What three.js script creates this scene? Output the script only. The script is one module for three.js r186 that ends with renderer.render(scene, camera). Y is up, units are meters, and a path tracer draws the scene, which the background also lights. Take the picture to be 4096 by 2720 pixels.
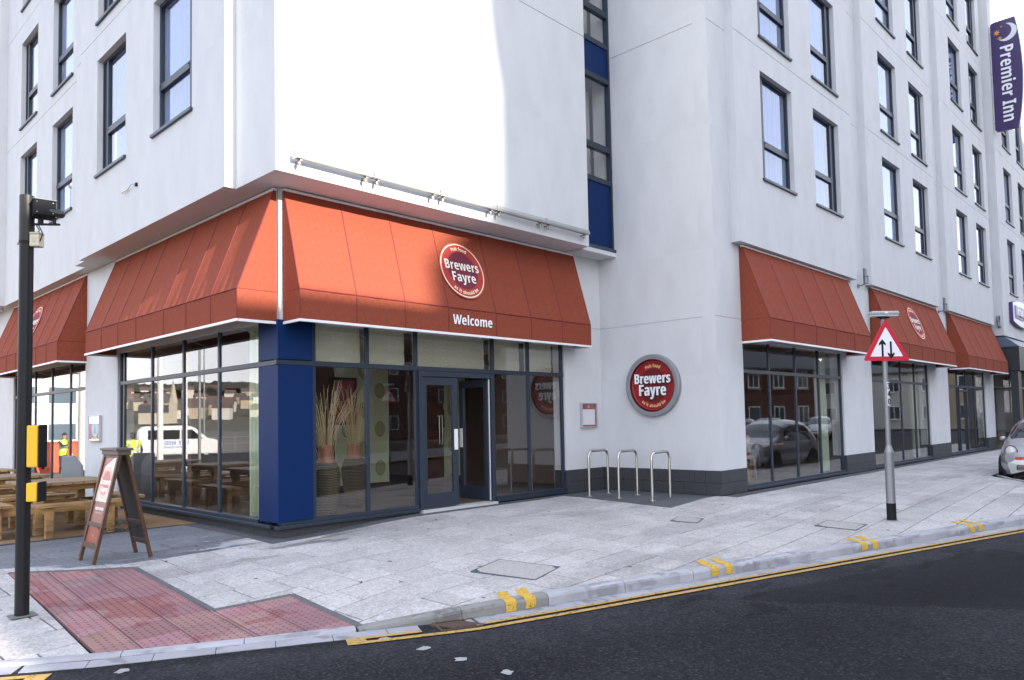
import * as THREE from 'three';
import { mergeGeometries } from 'three/addons/utils/BufferGeometryUtils.js';
import { RoundedBoxGeometry } from 'three/addons/geometries/RoundedBoxGeometry.js';
import { FontLoader } from 'three/addons/loaders/FontLoader.js';
import { TextGeometry } from 'three/addons/geometries/TextGeometry.js';
import { MarchingCubes } from 'three/addons/objects/MarchingCubes.js';

// ------------------------------------------------------------------ camera, sky, sun, exposure
const scene = new THREE.Scene();
const camera = new THREE.PerspectiveCamera(48.74, 1024 / 680, 0.1, 4000);
camera.position.set(-5.141, 1.518, 9.365);
camera.rotation.set(0.05026, -0.80286, -0.01966, 'YXZ');
camera.setViewOffset(1024, 680, 0, -43, 1024, 680);      // shifted lens
const renderer = new THREE.WebGLRenderer({ antialias: true });
renderer.setSize(1024, 680);
renderer.toneMapping = THREE.LinearToneMapping;
renderer.toneMappingExposure = 2.85;
renderer.shadowMap.enabled = true;
const SUN = new THREE.Vector3(0.045, 0.287, 1).normalize();
{
  const w = 512, h = 256, d = new Float32Array(w * h * 4), v = new THREE.Vector3();
  for (let j = 0; j < h; j++) for (let i = 0; i < w; i++) {
    const el = ((j + .5) / h - .5) * Math.PI, az = ((i + .5) / w - .5) * 2 * Math.PI;
    v.set(Math.cos(az) * Math.cos(el), Math.sin(el), Math.sin(az) * Math.cos(el));
    const e = Math.max(0, v.y), t = Math.pow(1 - e, 3.4);
    const g = Math.pow(Math.max(0, v.dot(SUN)), 6) * .45 + Math.pow(Math.max(0, v.dot(SUN)), 60) * 1.2;
    const k = (j * w + i) * 4;
    d[k] = .50 + .72 * t + g; d[k + 1] = .57 + .66 * t + g * .93; d[k + 2] = .74 + .50 * t + g * .8; d[k + 3] = 1;
  }
  const sky = new THREE.DataTexture(d, w, h, THREE.RGBAFormat, THREE.FloatType);
  sky.mapping = THREE.EquirectangularReflectionMapping; sky.magFilter = THREE.LinearFilter; sky.needsUpdate = true;
  scene.background = sky; scene.environment = sky;
}
const sun = new THREE.DirectionalLight(new THREE.Color(1, .93, .82), 4.2);
sun.target.position.set(4, 4, 0); sun.position.copy(SUN).multiplyScalar(120).add(sun.target.position);
sun.castShadow = true; sun.shadow.radius = 1; sun.shadow.mapSize.set(4096, 4096);
Object.assign(sun.shadow.camera, { left: -60, right: 60, top: 45, bottom: -25, near: 1, far: 260 });
scene.add(sun, sun.target);

// ------------------------------------------------------------------ helpers
let seed = 12345;
const rnd = () => { seed = (seed * 1664525 + 1013904223) >>> 0; return seed / 4294967296; };
const rr = (a, b) => a + (b - a) * rnd();
const lerp = (a, b, t) => a + (b - a) * t, clamp = (x, a = 0, b = 1) => Math.min(b, Math.max(a, x));
const sst = (a, b, x) => { const t = clamp((x - a) / (b - a)); return t * t * (3 - 2 * t); };
const interp = (x, X, Y) => { if (x <= X[0]) return Y[0]; for (let i = 1; i < X.length; i++) if (x <= X[i]) return lerp(Y[i - 1], Y[i], (x - X[i - 1]) / (X[i] - X[i - 1])); return Y[Y.length - 1]; };
const NP = new Float32Array(65536); for (let i = 0; i < 65536; i++) NP[i] = rnd();
const hsh = (i, j) => NP[(((i & 255) * 151 + (j & 255) * 57 + ((i & 255) ^ (j & 255)) * 101) & 255) * 256 + (((j & 255) * 113 + (i & 255) * 29) & 255)];
const vn = (x, y, p = 0) => {
  const i = Math.floor(x), j = Math.floor(y); let u = x - i, v = y - j; u = u * u * (3 - 2 * u); v = v * v * (3 - 2 * v);
  const m = p ? (n => ((n % p) + p) % p) : (n => n), a = m(i), b = m(i + 1), c = m(j), e = m(j + 1);
  return lerp(lerp(hsh(a, c), hsh(b, c), u), lerp(hsh(a, e), hsh(b, e), u), v);
};
const fbm = (x, y, o = 4, p = 0) => { let s = 0, a = .5, t = 0; for (let k = 0; k < o; k++) { s += a * vn(x + k * 17, y + k * 31, p); t += a; a *= .5; x *= 2; y *= 2; p *= 2; } return s / t; };
function tex(w, h, fn, srgb = true) {
  const d = new Uint8Array(w * h * 4);
  for (let j = 0; j < h; j++) for (let i = 0; i < w; i++) {
    const c = fn(i / w, j / h, i, j), k = (j * w + i) * 4;
    if (c.length) { d[k] = clamp(c[0], 0, 255); d[k + 1] = clamp(c[1], 0, 255); d[k + 2] = clamp(c[2], 0, 255); } else d[k] = d[k + 1] = d[k + 2] = clamp(c, 0, 255);
    d[k + 3] = 255;
  }
  const t = new THREE.DataTexture(d, w, h); t.wrapS = t.wrapT = THREE.RepeatWrapping; t.magFilter = THREE.LinearFilter; t.minFilter = THREE.LinearMipmapLinearFilter; t.generateMipmaps = true;
  if (srgb) t.colorSpace = THREE.SRGBColorSpace; t.needsUpdate = true; return t;
}
const rep = (t, s, sy = s) => { const c = t.clone(); c.repeat.set(1 / s, 1 / sy); c.needsUpdate = true; return c; };
function ctex(w, h, draw) {
  const c = document.createElement('canvas'); c.width = w; c.height = h; const g = c.getContext('2d'); draw(g, w, h);
  const t = new THREE.CanvasTexture(c); t.colorSpace = THREE.SRGBColorSpace; t.magFilter = THREE.LinearFilter; return t;
}
const lin = (r, g, b) => new THREE.Color().setRGB(r, g, b);
const M = (r, g, b, rough = .8, o = {}) => new THREE.MeshStandardMaterial({ color: lin(r, g, b), roughness: rough, ...o });
const P = (r, g, b, rough, o) => new THREE.MeshPhysicalMaterial({ color: lin(r, g, b), roughness: rough, ...o });
const buv = g => {                                        // box-projected uv in metres
  if (g.index) g = g.toNonIndexed(); const p = g.attributes.position, n = g.attributes.normal, u = new Float32Array(p.count * 2);
  for (let i = 0; i < p.count; i++) {
    const ax = Math.abs(n.getX(i)), ay = Math.abs(n.getY(i)), az = Math.abs(n.getZ(i));
    if (ay >= ax && ay >= az) { u[2 * i] = p.getX(i); u[2 * i + 1] = p.getZ(i); } else if (ax > az) { u[2 * i] = p.getZ(i); u[2 * i + 1] = p.getY(i); } else { u[2 * i] = p.getX(i); u[2 * i + 1] = p.getY(i); }
  }
  g.setAttribute('uv', new THREE.BufferAttribute(u, 2)); return g;
};
const bx = (x0, x1, y0, y1, z0, z1) => buv(new THREE.BoxGeometry(x1 - x0, y1 - y0, z1 - z0).translate((x0 + x1) / 2, (y0 + y1) / 2, (z0 + z1) / 2));
const rb = (x0, x1, y0, y1, z0, z1, r = .006, s = 1) => buv(new RoundedBoxGeometry(x1 - x0, y1 - y0, z1 - z0, s, r).translate((x0 + x1) / 2, (y0 + y1) / 2, (z0 + z1) / 2));
const cyl = (r0, r1, y0, y1, x = 0, z = 0, n = 20) => new THREE.CylinderGeometry(r1, r0, y1 - y0, n).translate(x, (y0 + y1) / 2, z);
const tube = (pts, r, n = 8, seg = 0, closed = false) => new THREE.TubeGeometry(new THREE.CatmullRomCurve3(pts.map(p => new THREE.Vector3(...p)), closed, 'catmullrom', .2), seg || pts.length * 6, r, n, closed);
const rod = (a, b, r, n = 8) => { const A = new THREE.Vector3(...a), B = new THREE.Vector3(...b), d = B.clone().sub(A), L = d.length(); const g = new THREE.CylinderGeometry(r, r, L, n); g.applyQuaternion(new THREE.Quaternion().setFromUnitVectors(new THREE.Vector3(0, 1, 0), d.normalize())); g.translate((A.x + B.x) / 2, (A.y + B.y) / 2, (A.z + B.z) / 2); return g; };
const bar = (a, b, w, h, up = [0, 1, 0], r = .004) => {        // squared timber from a to b
  const A = new THREE.Vector3(...a), B = new THREE.Vector3(...b), d = B.clone().sub(A), L = d.length(); d.normalize();
  const U = new THREE.Vector3(...up), X = new THREE.Vector3().crossVectors(U, d).normalize(), Y = new THREE.Vector3().crossVectors(d, X);
  const g = buv(new RoundedBoxGeometry(w, h, L, 1, r)); g.applyMatrix4(new THREE.Matrix4().makeBasis(X, Y, d)); return g.translate((A.x + B.x) / 2, (A.y + B.y) / 2, (A.z + B.z) / 2);
};
function quadGrid(f, nu, nv, uvf) {                        // parametric sheet f(u,v) -> [x,y,z]
  const p = [], uv = [], ix = [];
  for (let j = 0; j <= nv; j++) for (let i = 0; i <= nu; i++) { const q = f(i / nu, j / nv); p.push(...q); uv.push(...(uvf ? uvf(i / nu, j / nv, q) : [i / nu, j / nv])); }
  for (let j = 0; j < nv; j++) for (let i = 0; i < nu; i++) { const a = j * (nu + 1) + i, b = a + 1, c = a + nu + 1, d = c + 1; ix.push(a, b, d, a, d, c); }
  const g = new THREE.BufferGeometry(); g.setAttribute('position', new THREE.Float32BufferAttribute(p, 3)); g.setAttribute('uv', new THREE.Float32BufferAttribute(uv, 2)); g.setIndex(ix); g.computeVertexNormals(); return g;
}
const merge = gs => {
  if (!Array.isArray(gs)) return gs; if (gs.length === 1) return gs[0];
  const col = gs.every(g => g.attributes.color);
  return mergeGeometries(gs.map(g => { g = g.index ? g.toNonIndexed() : g.clone(); for (const k of Object.keys(g.attributes)) if (!['position', 'normal', 'uv'].includes(k) && !(k === 'color' && col)) g.deleteAttribute(k); if (!g.attributes.uv) g.setAttribute('uv', new THREE.BufferAttribute(new Float32Array(g.attributes.position.count * 2), 2)); return g; }));
};
const taken = {};
const numbered = n => { const k = taken[n] = (taken[n] ?? -1) + 1; return k ? n + '_' + String(k).padStart(3, '0') : n; };
function part(name, gs, mat, parent) { const m = new THREE.Mesh(merge(gs), mat); m.name = name; m.castShadow = m.receiveShadow = true; parent.add(m); return m; }
const parts = (name, gs, mat, parent) => gs.map(g => part(name, g, mat, parent));
function sub(name, parent, pos = [0, 0, 0], ry = 0) { const g = new THREE.Group(); g.name = name; g.position.set(...pos); g.rotation.y = ry; parent.add(g); return g; }
function tag(o, label, category, group) { o.userData.label = label; o.userData.category = category; if (group) o.userData.group = group; return o; }
function thing(name, label, category, pos = [0, 0, 0], ry = 0, group) { const g = new THREE.Group(); g.name = numbered(name); g.position.set(...pos); g.rotation.y = ry; scene.add(g); return tag(g, label, category, group); }
function solo(name, gs, mat, label, category, group) { const m = part(numbered(name), gs, mat, scene); return tag(m, label, category, group); }
function struct(name, gs, mat, kind = 'structure') { let m; if (gs) m = part(numbered(name), gs, mat, scene); else { m = new THREE.Group(); m.name = numbered(name); scene.add(m); } m.userData.kind = kind; return m; }
function dup(root, pos, ry, label, group) { const r = root.clone(); r.name = numbered(root.name.replace(/_\d{3}$/, '')); scene.add(r); r.position.set(...pos); if (ry !== undefined) r.rotation.y = ry; r.userData = { ...root.userData }; if (label) r.userData.label = label; if (group) r.userData.group = group; return r; }
const font = await new FontLoader().loadAsync('fonts/droid/droid_sans_bold.typeface.json');
function text3d(s, size, depth, width) {                     // centred lettering, optionally squeezed to a width
  const g = new TextGeometry(s, { font, size, depth, curveSegments: 5, bevelEnabled: false }); g.computeBoundingBox(); const b = g.boundingBox, w = b.max.x - b.min.x;
  g.translate(-(b.max.x + b.min.x) / 2, 0, 0); if (width) g.scale(width / w, 1, 1); return g;
}

// ------------------------------------------------------------------ levels of the ground
const KX = [-9, -3.67, -3.14, -2.56, -1.98, -1.31, -.51, .38, 1.24, 2.06, 2.87, 3.81, 4.67, 5.69, 6.79, 8.6, 11.5, 16];
const KY = [-.26, -.26, -.26, -.26, -.26, -.25, -.17, -.15, -.14, -.13, -.12, -.11, -.1, -.09, -.08, -.06, -.04, -.02];
const KP = [[-9, -1.4], [-3.14, 2.75], [-.51, 4.12], [16, 9.25]];       // back edge of the kerb
const kerbZ = x => interp(x, KP.map(p => p[0]), KP.map(p => p[1]));
const kerbY = x => interp(x, KX, KY);
const roadY = x => interp(x, [-9, -1.6, .4, 8.6, 16], [-.282, -.280, -.266, -.176, -.136]);
const gy = (x, z) => { const z0 = -.6 + .6 * sst(-1, .5, x) + 2.66 * sst(5, 7.1, x), y0 = .1 * sst(0, 2.4, x), t = clamp((z - z0) / (kerbZ(x) - z0)); return y0 + (kerbY(x) - y0) * t; };

// ------------------------------------------------------------------ textures and materials
const tPlaster = tex(512, 512, (u, v) => 128 + 60 * (fbm(u * 64, v * 64, 3, 64) - .5) + 70 * (hsh(u * 512 | 0, v * 512 | 0) - .5), false);
const tGrain = tex(512, 512, (u, v, i, j) => 226 + 13 * (fbm(u * 8, v * 4, 5, 8) - .5) + 9 * (hsh(i, j) - .5));
const tStone = tex(512, 512, (u, v, i, j) => { const n = hsh(i, j), m = fbm(u * 32, v * 32, 3, 32); return 200 + 90 * (n - .5) * (.5 + m) + 50 * (m - .5); });
const tWood = tex(512, 512, (u, v) => { const g = fbm(u * 4 + .4 * fbm(u * 3, v * 2, 2), v * 40, 4), k = Math.pow(fbm(u * 3 + 9, v * 6 + 4, 3), 3); const c = .72 + .38 * g - .5 * k; return [238 * c, 226 * c, 205 * c]; });
const tFabric = tex(256, 256, (u, v, i, j) => 215 + ((i + j) & 1 ? 10 : -10) + 26 * (fbm(u * 8, v * 8, 4, 8) - .5) + 16 * (hsh(i, j) - .5));
const tTarmac = tex(1024, 1024, (u, v, i, j) => { const n = hsh(i, j), f = fbm(u * 96, v * 96, 2, 96), m = fbm(u * 5, v * 5, 4, 5); const s = n > .93 ? 70 * (n - .8) : 0; const c = 150 + 80 * (f - .5) + 40 * (n - .5) + 34 * (m - .5) + s * 2; return [c, c, c * 1.03]; });
const tPaint = tex(512, 512, (u, v, i, j) => { const m = fbm(u * 24, v * 24, 4, 24), w = sst(.60, .70, m), n = hsh(i, j); return 225 * (1 - .32 * w) + 34 * (n - .5); });
const bPlaster = { bumpMap: rep(tPlaster, .6), bumpScale: .0012 };
const white = M(.77, .78, .80, .9, { map: rep(tGrain, 2.3), ...bPlaster });
const frameM = M(.018, .028, .046, .42), sillM = M(.03, .05, .075, .42), blueM = P(.001, .019, .09, .5, { specularIntensity: .35 });
const plinthM = M(.072, .074, .085, .75, { map: rep(tStone, .5), bumpMap: rep(tStone, .5), bumpScale: .0015 });
const awnM = P(.355, .086, .050, .85, { specularIntensity: .25, map: rep(tFabric, .25), bumpMap: rep(tFabric, .12), bumpScale: .0004 });
const pipeM = M(.16, .012, .016, .7), alu = M(.5, .51, .53, .4, { metalness: .6 }), whiteMetal = M(.8, .8, .8, .4), steel = M(.6, .58, .54, .28, { metalness: 1 }), black = P(.010, .010, .012, .55, { specularIntensity: .4 }), darkMetal = P(.02, .02, .022, .55, { specularIntensity: .5 }), galv = M(.48, .5, .52, .5, { metalness: .7, map: rep(tStone, .3) });
const glass = P(1, 1, 1, .01, { transmission: 1, thickness: 0, ior: 1.62 });
const glassUp = P(.8, .88, 1, .015, { transmission: 1, thickness: 0, ior: 1.75 });
const skyTintNetM = P(.13, .25, .62, .95, { transmission: .4, thickness: 0 });  // blue sky reflection of the upper panes is painted into this curtain colour
const curtainM = P(.50, .60, .42, .95, { transmission: .25, thickness: 0 });
const timber = M(.56, .36, .17, .6, { map: rep(tWood, .9, .5) }), timberTop = M(.44, .32, .21, .55, { map: rep(tWood, .9, .5) }), timberDark = M(.12, .055, .028, .5, { map: rep(tWood, .8, .3) });
// ------------------------------------------------------------------ ground, road, pavement
struct('ground', new THREE.PlaneGeometry(3200, 3200).rotateX(-Math.PI / 2).translate(0, -.42, 0), M(.16, .15, .12, .95));
{ // road sheet with a map of its worn asphalt where it lies in view
  const w = 1536, X0 = -7, X1 = 11, Z0 = 1, Z1 = 13;
  const patch = (x, z) => { const n = .12 * (vn(x * 3, z * 3) - .5); return (x > 1.55 + .55 * (z - 5.6) + n && x < 6.1 - .25 * (z - 6) + n && z > kerbZ(x) + .95 + n) ? 1 : 0; };
  const t = tex(w, 1024, (u, v, i, j) => {
    const x = lerp(X0, X1, u), z = lerp(Z0, Z1, v), d = (z - kerbZ(x)) * .955, n = hsh(i, j), f = fbm(x * 60, z * 60, 2), m = fbm(x * .9, z * .9, 4), l = fbm(x * 5, z * 5, 3), pt = patch(x, z);
    let c = 116 + (pt ? -26 : 0) + 80 * (f - .5) * (pt ? .55 : 1) + 70 * (n - .5) * (pt ? .6 : 1) + 66 * (m - .5) + (n > .965 ? 70 : 0) * (pt ? .4 : 1);
    const dust = sst(1.7, .6, d + 1.4 * (m - .5)) * sst(.3, .6, d); c += 40 * dust * (.5 + l);
    if (x > 1 && d > .6 && d < 1.5 && vn(x * 2.6, z * 7) > .74) c -= 24;                // oil marks beside the lines
    const cr = Math.abs(vn(x * 1.3 + 5, z * 1.3) - .5 + .06 * (l - .5)); if (pt !== patch(x + .05, z + .03)) c -= 26; else if (cr < .0035) c -= 18;
    return [c, c, c * 1.05];
  });
  t.wrapS = t.wrapT = THREE.ClampToEdgeWrapping;
  const sheet = (x0, x1, z0, z1, nx, nz, uvf) => quadGrid((u, v) => { const x = lerp(x0, x1, u), z = lerp(z1, z0, v); return [x, roadY(x), z]; }, nx, nz, uvf);
  const near = sheet(X0, X1, Z0, Z1, 36, 4, (u, v, q) => [(q[0] - X0) / (X1 - X0), (q[2] - Z0) / (Z1 - Z0)]);
  const mat = P(.075, .075, .08, .95, { map: t, bumpMap: t, bumpScale: .002, specularIntensity: .35 });
  const far = [[-120, X0, -40, 40], [X1, 140, Z0, 40], [X0, X1, Z1, 40]].map(a => sheet(...a, 12, 2, (u, v, q) => [q[0], q[2]]));
  const r = struct('road', near, mat);
  part('asphalt', far, P(.08, .08, .085, .95, { map: rep(tTarmac, 1.6), specularIntensity: .35 }), r);
}
// polygon clipping in plan
const clipHalf = (poly, a, b, c) => { const o = []; for (let i = 0; i < poly.length; i++) { const p = poly[i], q = poly[(i + 1) % poly.length], dp = a * p[0] + b * p[1] - c, dq = a * q[0] + b * q[1] - c; if (dp <= 0) o.push(p); if ((dp < 0) !== (dq < 0) && dp !== dq) { const t = dp / (dp - dq); o.push([lerp(p[0], q[0], t), lerp(p[1], q[1], t)]); } } return o; };
const area = p => { let s = 0; for (let i = 0; i < p.length; i++) { const q = p[(i + 1) % p.length]; s += p[i][0] * q[1] - q[0] * p[i][1]; } return s / 2; };
const clipPoly = (p, cl) => { const sg = Math.sign(area(cl)); for (let i = 0; i < cl.length && p.length; i++) { const A = cl[i], B = cl[(i + 1) % cl.length], nx = (B[1] - A[1]) * sg, nz = -(B[0] - A[0]) * sg; p = clipHalf(p, nx, nz, nx * A[0] + nz * A[1]); } return p; };
const inset = (p, d) => { const sg = Math.sign(area(p)); let o = p; for (let i = 0; i < p.length; i++) { const A = p[i], B = p[(i + 1) % p.length], L = Math.hypot(B[0] - A[0], B[1] - A[1]); if (L < 1e-4) continue; const nx = (B[1] - A[1]) / L * sg, nz = -(B[0] - A[0]) / L * sg; o = clipHalf(o, nx, nz, nx * A[0] + nz * A[1] - d); } return o; };
function slabGeo(poly, lift, th, yf, tone, bev = .004) {       // a slab with chamfered edges lying on the level yf
  if (area(poly) > 0) poly = poly.slice().reverse();            // seen from above: counter-clockwise
  const top = inset(poly, bev), pos = [], uv = [], n = poly.length;
  const put = (p, dy) => { pos.push(p[0], yf(p[0], p[1]) + dy, p[1]); uv.push(p[0], p[1]); };
  if (top.length < 3) { if (bev < 1e-5) return null; return slabGeo(poly, lift, th, yf, tone, bev > .0005 ? .0004 : 1e-6); }
  for (let i = 1; i < top.length - 1; i++) { put(top[0], lift); put(top[i], lift); put(top[i + 1], lift); }
  for (let i = 0; i < n; i++) {
    const A = poly[i], B = poly[(i + 1) % n];
    if (top.length === n) { const a = top[i], b = top[(i + 1) % n]; put(A, lift - bev); put(B, lift - bev); put(b, lift); put(A, lift - bev); put(b, lift); put(a, lift); }
    put(A, lift - th); put(B, lift - th); put(B, lift - bev); put(A, lift - th); put(B, lift - bev); put(A, lift - bev);
  }
  const g = new THREE.BufferGeometry(); g.setAttribute('position', new THREE.Float32BufferAttribute(pos, 3)); g.setAttribute('uv', new THREE.Float32BufferAttribute(uv, 2)); g.computeVertexNormals();
  const c = new Float32Array(pos.length).map((_, i) => tone[i % 3]); g.setAttribute('color', new THREE.BufferAttribute(c, 3)); return g;
}
// paving map: aggregate, grime, the damp stain by the terrace with its ragged pale fringe
const PX = [-7, 17], PZ = [-3, 10];
const tPave = tex(2048, 1110, (u, v, i, j) => {
  const x = lerp(PX[0], PX[1], u), z = lerp(PZ[0], PZ[1], v), n = hsh(i, j), n2 = hsh(i >> 1, j >> 1), m = fbm(x * 1.4, z * 1.4, 4), l = fbm(x * 9, z * 9, 3), s = fbm(x * 1.1 + 3, z * 5.5, 4);
  let c = 205 + 34 * (n - .5) + 26 * (n2 - .5) + 30 * (m - .5) + 16 * (l - .5), r = c, g = c, b = c * 1.015;
  const edge = -.12 + .9 * (s - .5) + .5 * (m - .5) - .35 * sst(-.4, .6, x) * 2 - .5 * sst(-2.2, -3.4, x);
  const damp = sst(.06, -.06, z - edge) * sst(.6, -.3, x + .8 * (m - .5));
  if (damp > 0) { const k = 1 - damp * (.27 + .12 * l); r *= k * .96; g *= k; b *= k * 1.06; }
  const streak = sst(.56, .66, s) * sst(1.9, .4, x) * sst(-1.7, -.6, x) * sst(1.1, .3, Math.abs(z - .25)); if (streak > 0) { const k = 1 - .3 * streak; r *= k; g *= k; b *= k; }
  const salt = sst(.62, .72, fbm(x * 3 + 7, z * 6, 4)) * sst(.9, .2, Math.abs(z + .35)) * sst(.9, .2, Math.abs(x + .35)); r = lerp(r, 226, salt * .8); g = lerp(g, 226, salt * .8); b = lerp(b, 230, salt * .8);
  const gum = hsh(Math.floor(x * 2.1) + 7, Math.floor(z * 2.1) + 3); if (gum > .82) { const cx = (Math.floor(x * 2.1) + .2 + .6 * hsh(Math.floor(x * 2.1), 9 + Math.floor(z * 2.1))) / 2.1, cz = (Math.floor(z * 2.1) + .2 + .6 * hsh(Math.floor(z * 2.1), 91 + Math.floor(x * 2.1))) / 2.1; if (Math.hypot(x - cx, z - cz) < .014 + .01 * gum) { r *= .5; g *= .5; b *= .5; } }
  const track = sst(.58, .7, fbm(x * .5 + 2, z * 2.2 + 8, 3)) * .08; return [r * (1 - track), g * (1 - track), b * (1 - track)];
});
tPave.offset.set(-PX[0] / (PX[1] - PX[0]), -PZ[0] / (PZ[1] - PZ[0])); tPave.repeat.set(1 / (PX[1] - PX[0]), 1 / (PZ[1] - PZ[0]));
const paveM = M(.70, .665, .625, .88, { map: tPave, bumpMap: rep(tPlaster, .25), bumpScale: .0012, vertexColors: true });
const pavement = struct('pavement');
const layA = [11.3, 7.75], layB = [14.85, 5.2];
const kerbSide = p => { for (let i = 0; i < 3; i++) { const A = KP[i], B = KP[i + 1]; const nx = -(B[1] - A[1]), nz = B[0] - A[0]; p = clipHalf(p, nx, nz, nx * A[0] + nz * A[1]); } return p; };
const dx = layB[0] - layA[0], dz = layB[1] - layA[1];
const pieces = {
  L: [[-9, -2.48], [-3.06, -2.48], [-3.05, -.3], [-3.15, 2.95], [-9, 3]],
  T: [[-3.06, -2.48], [-1.9, -2.48], [-1.95, .31], [-3.05, -.3]],
  M1: [[-1.9, -2.48], [-1.2, -2.48], [-1.2, .31], [-1.95, .31]], M2: [[-1.95, .31], [-1.2, .31], [-1.2, 2.45], [-1.985, 2.36]],
  R1: [[-1.2, -2.48], [-.26, -2.48], [-.26, 2.45], [-1.2, 2.45]], R1b: [[-1.2, 2.45], [-.26, 2.45], [-.26, 6], [-1.36, 6]],
  R2: [[-.26, .26], [5.62, .26], [5.62, 8], [-.26, 8]],
  R3: [[5.62, 2.55], [7.2, 2.55], [7.2, 9], [5.62, 9]],
  R4: [[7.2, 2.92], [14.85, 2.92], [14.85, 5.2], [11.3, 7.75], [10.6, 8.253], [7.2, 8.253]],
  R5: [[14.85, 2.92], [34, 2.92], [34, 5.2], [14.85, 5.2]],
};
const apron = { front: [[-.26, -2.48], [0.02, -2.48], [0.02, .26], [-.26, .26]], front2: [[.02, .02], [5.62, .02], [5.62, .26], [.02, .26]], rack: [[5.62, .02], [7.12, .02], [7.2, 2.55], [5.62, 2.55]], side: [[7.2, 2.68], [34, 2.68], [34, 2.92], [7.2, 2.92]] };
{ // bedding under the joints
  const bed = Object.values({ ...pieces, ...apron }).map(p => { p = kerbSide(p.slice()); return p.length > 2 ? p : null; }).filter(Boolean).map(p => { const q = []; // subdivide for the slopes
    const out = []; for (let x = -9; x < 34; x += .6) { const s = clipPoly(p, [[x, -4], [x + .6, -4], [x + .6, 12], [x, 12]]); if (s.length > 2) for (let z = -3; z < 10; z += .9) { const r = clipPoly(s, [[x - 1, z], [x + 2, z], [x + 2, z + .9], [x - 1, z + .9]]); if (r.length > 2 && Math.abs(area(r)) > 1e-4) { const g = slabGeo(r, -.024, .06, gy, [1, 1, 1], 0.0001); if (g) out.push(g); } } } return out; }).flat();
  part('bedding', bed.map(g => { g.deleteAttribute('color'); return g; }), M(.045, .043, .041, .95), pavement);
}
{
  const list = [], rot = -.05, ca = Math.cos(rot), sa = Math.sin(rot), toW = (u, v) => [u * ca - v * sa, u * sa + v * ca];
  for (let r = -10; r < 26; r++) {
    const v0 = r * .45; let u = -10 + ((r * 7) % 5) * .13 + .3 * ((r & 1));
    while (u < 36) {
      const w = rnd() < .16 ? .45 : rnd() < .14 ? .9 : .6, q = [toW(u, v0), toW(u + w, v0), toW(u + w, v0 + .45), toW(u, v0 + .45)]; u += w;
      const qi = inset(q, rnd() < .5 ? .0085 : .0055); for (const k in pieces) { let p = clipPoly(qi, pieces[k]); if (p.length > 2) p = kerbSide(p); if (p.length < 3 || Math.abs(area(p)) < .0006) continue;
        const b = rr(.87, 1.06), g = slabGeo(p, rr(-.0022, .0018), .04, gy, [b, b * rr(.99, 1.01), b * rr(.985, 1.01)], .0035); if (!g) continue;
        const cx = p.reduce((s, a) => s + a[0], 0) / p.length, cz = p.reduce((s, a) => s + a[1], 0) / p.length, D = Math.hypot(cx + 5.14, cz - 9.36); list.push([Math.abs(area(p)) / (D * D * D), g]); }
    }
  }
  list.sort((a, b) => b[0] - a[0]);
  list.slice(0, 300).forEach(([, g]) => part('paving_slab', g, paveM, pavement));
  const rest = part('far_paving', list.slice(300).map(a => a[1]), paveM, pavement); rest.userData.kind = 'stuff';
  // dark paving against the building
  const dm = M(.14, .145, .16, .85, { map: rep(tStone, .4), vertexColors: true }), dl = [];
  for (const k in apron) for (let x = -.6; x < 34; x += .45) for (let z = -2.7; z < 3; z += (k === 'rack' ? .225 : .9)) { let p = clipPoly([[x, z], [x + .45, z], [x + .45, z + (k === 'rack' ? .225 : .9)], [x, z + (k === 'rack' ? .225 : .9)]], apron[k]); if (p.length < 3 || Math.abs(area(p)) < .003) continue; p = inset(p, .002); const b = rr(.88, 1.1), g = slabGeo(p, rr(-.001, .001), .04, gy, [b, b, b], .003); if (g) dl.push(g); }
  dl.forEach((g, i) => { if (i < 290) part('dark_paving', g, dm, pavement); });
  if (dl.length > 290) { const m = part('dark_paving_far', dl.slice(290), dm, pavement); m.userData.kind = 'stuff'; }
}
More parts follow.
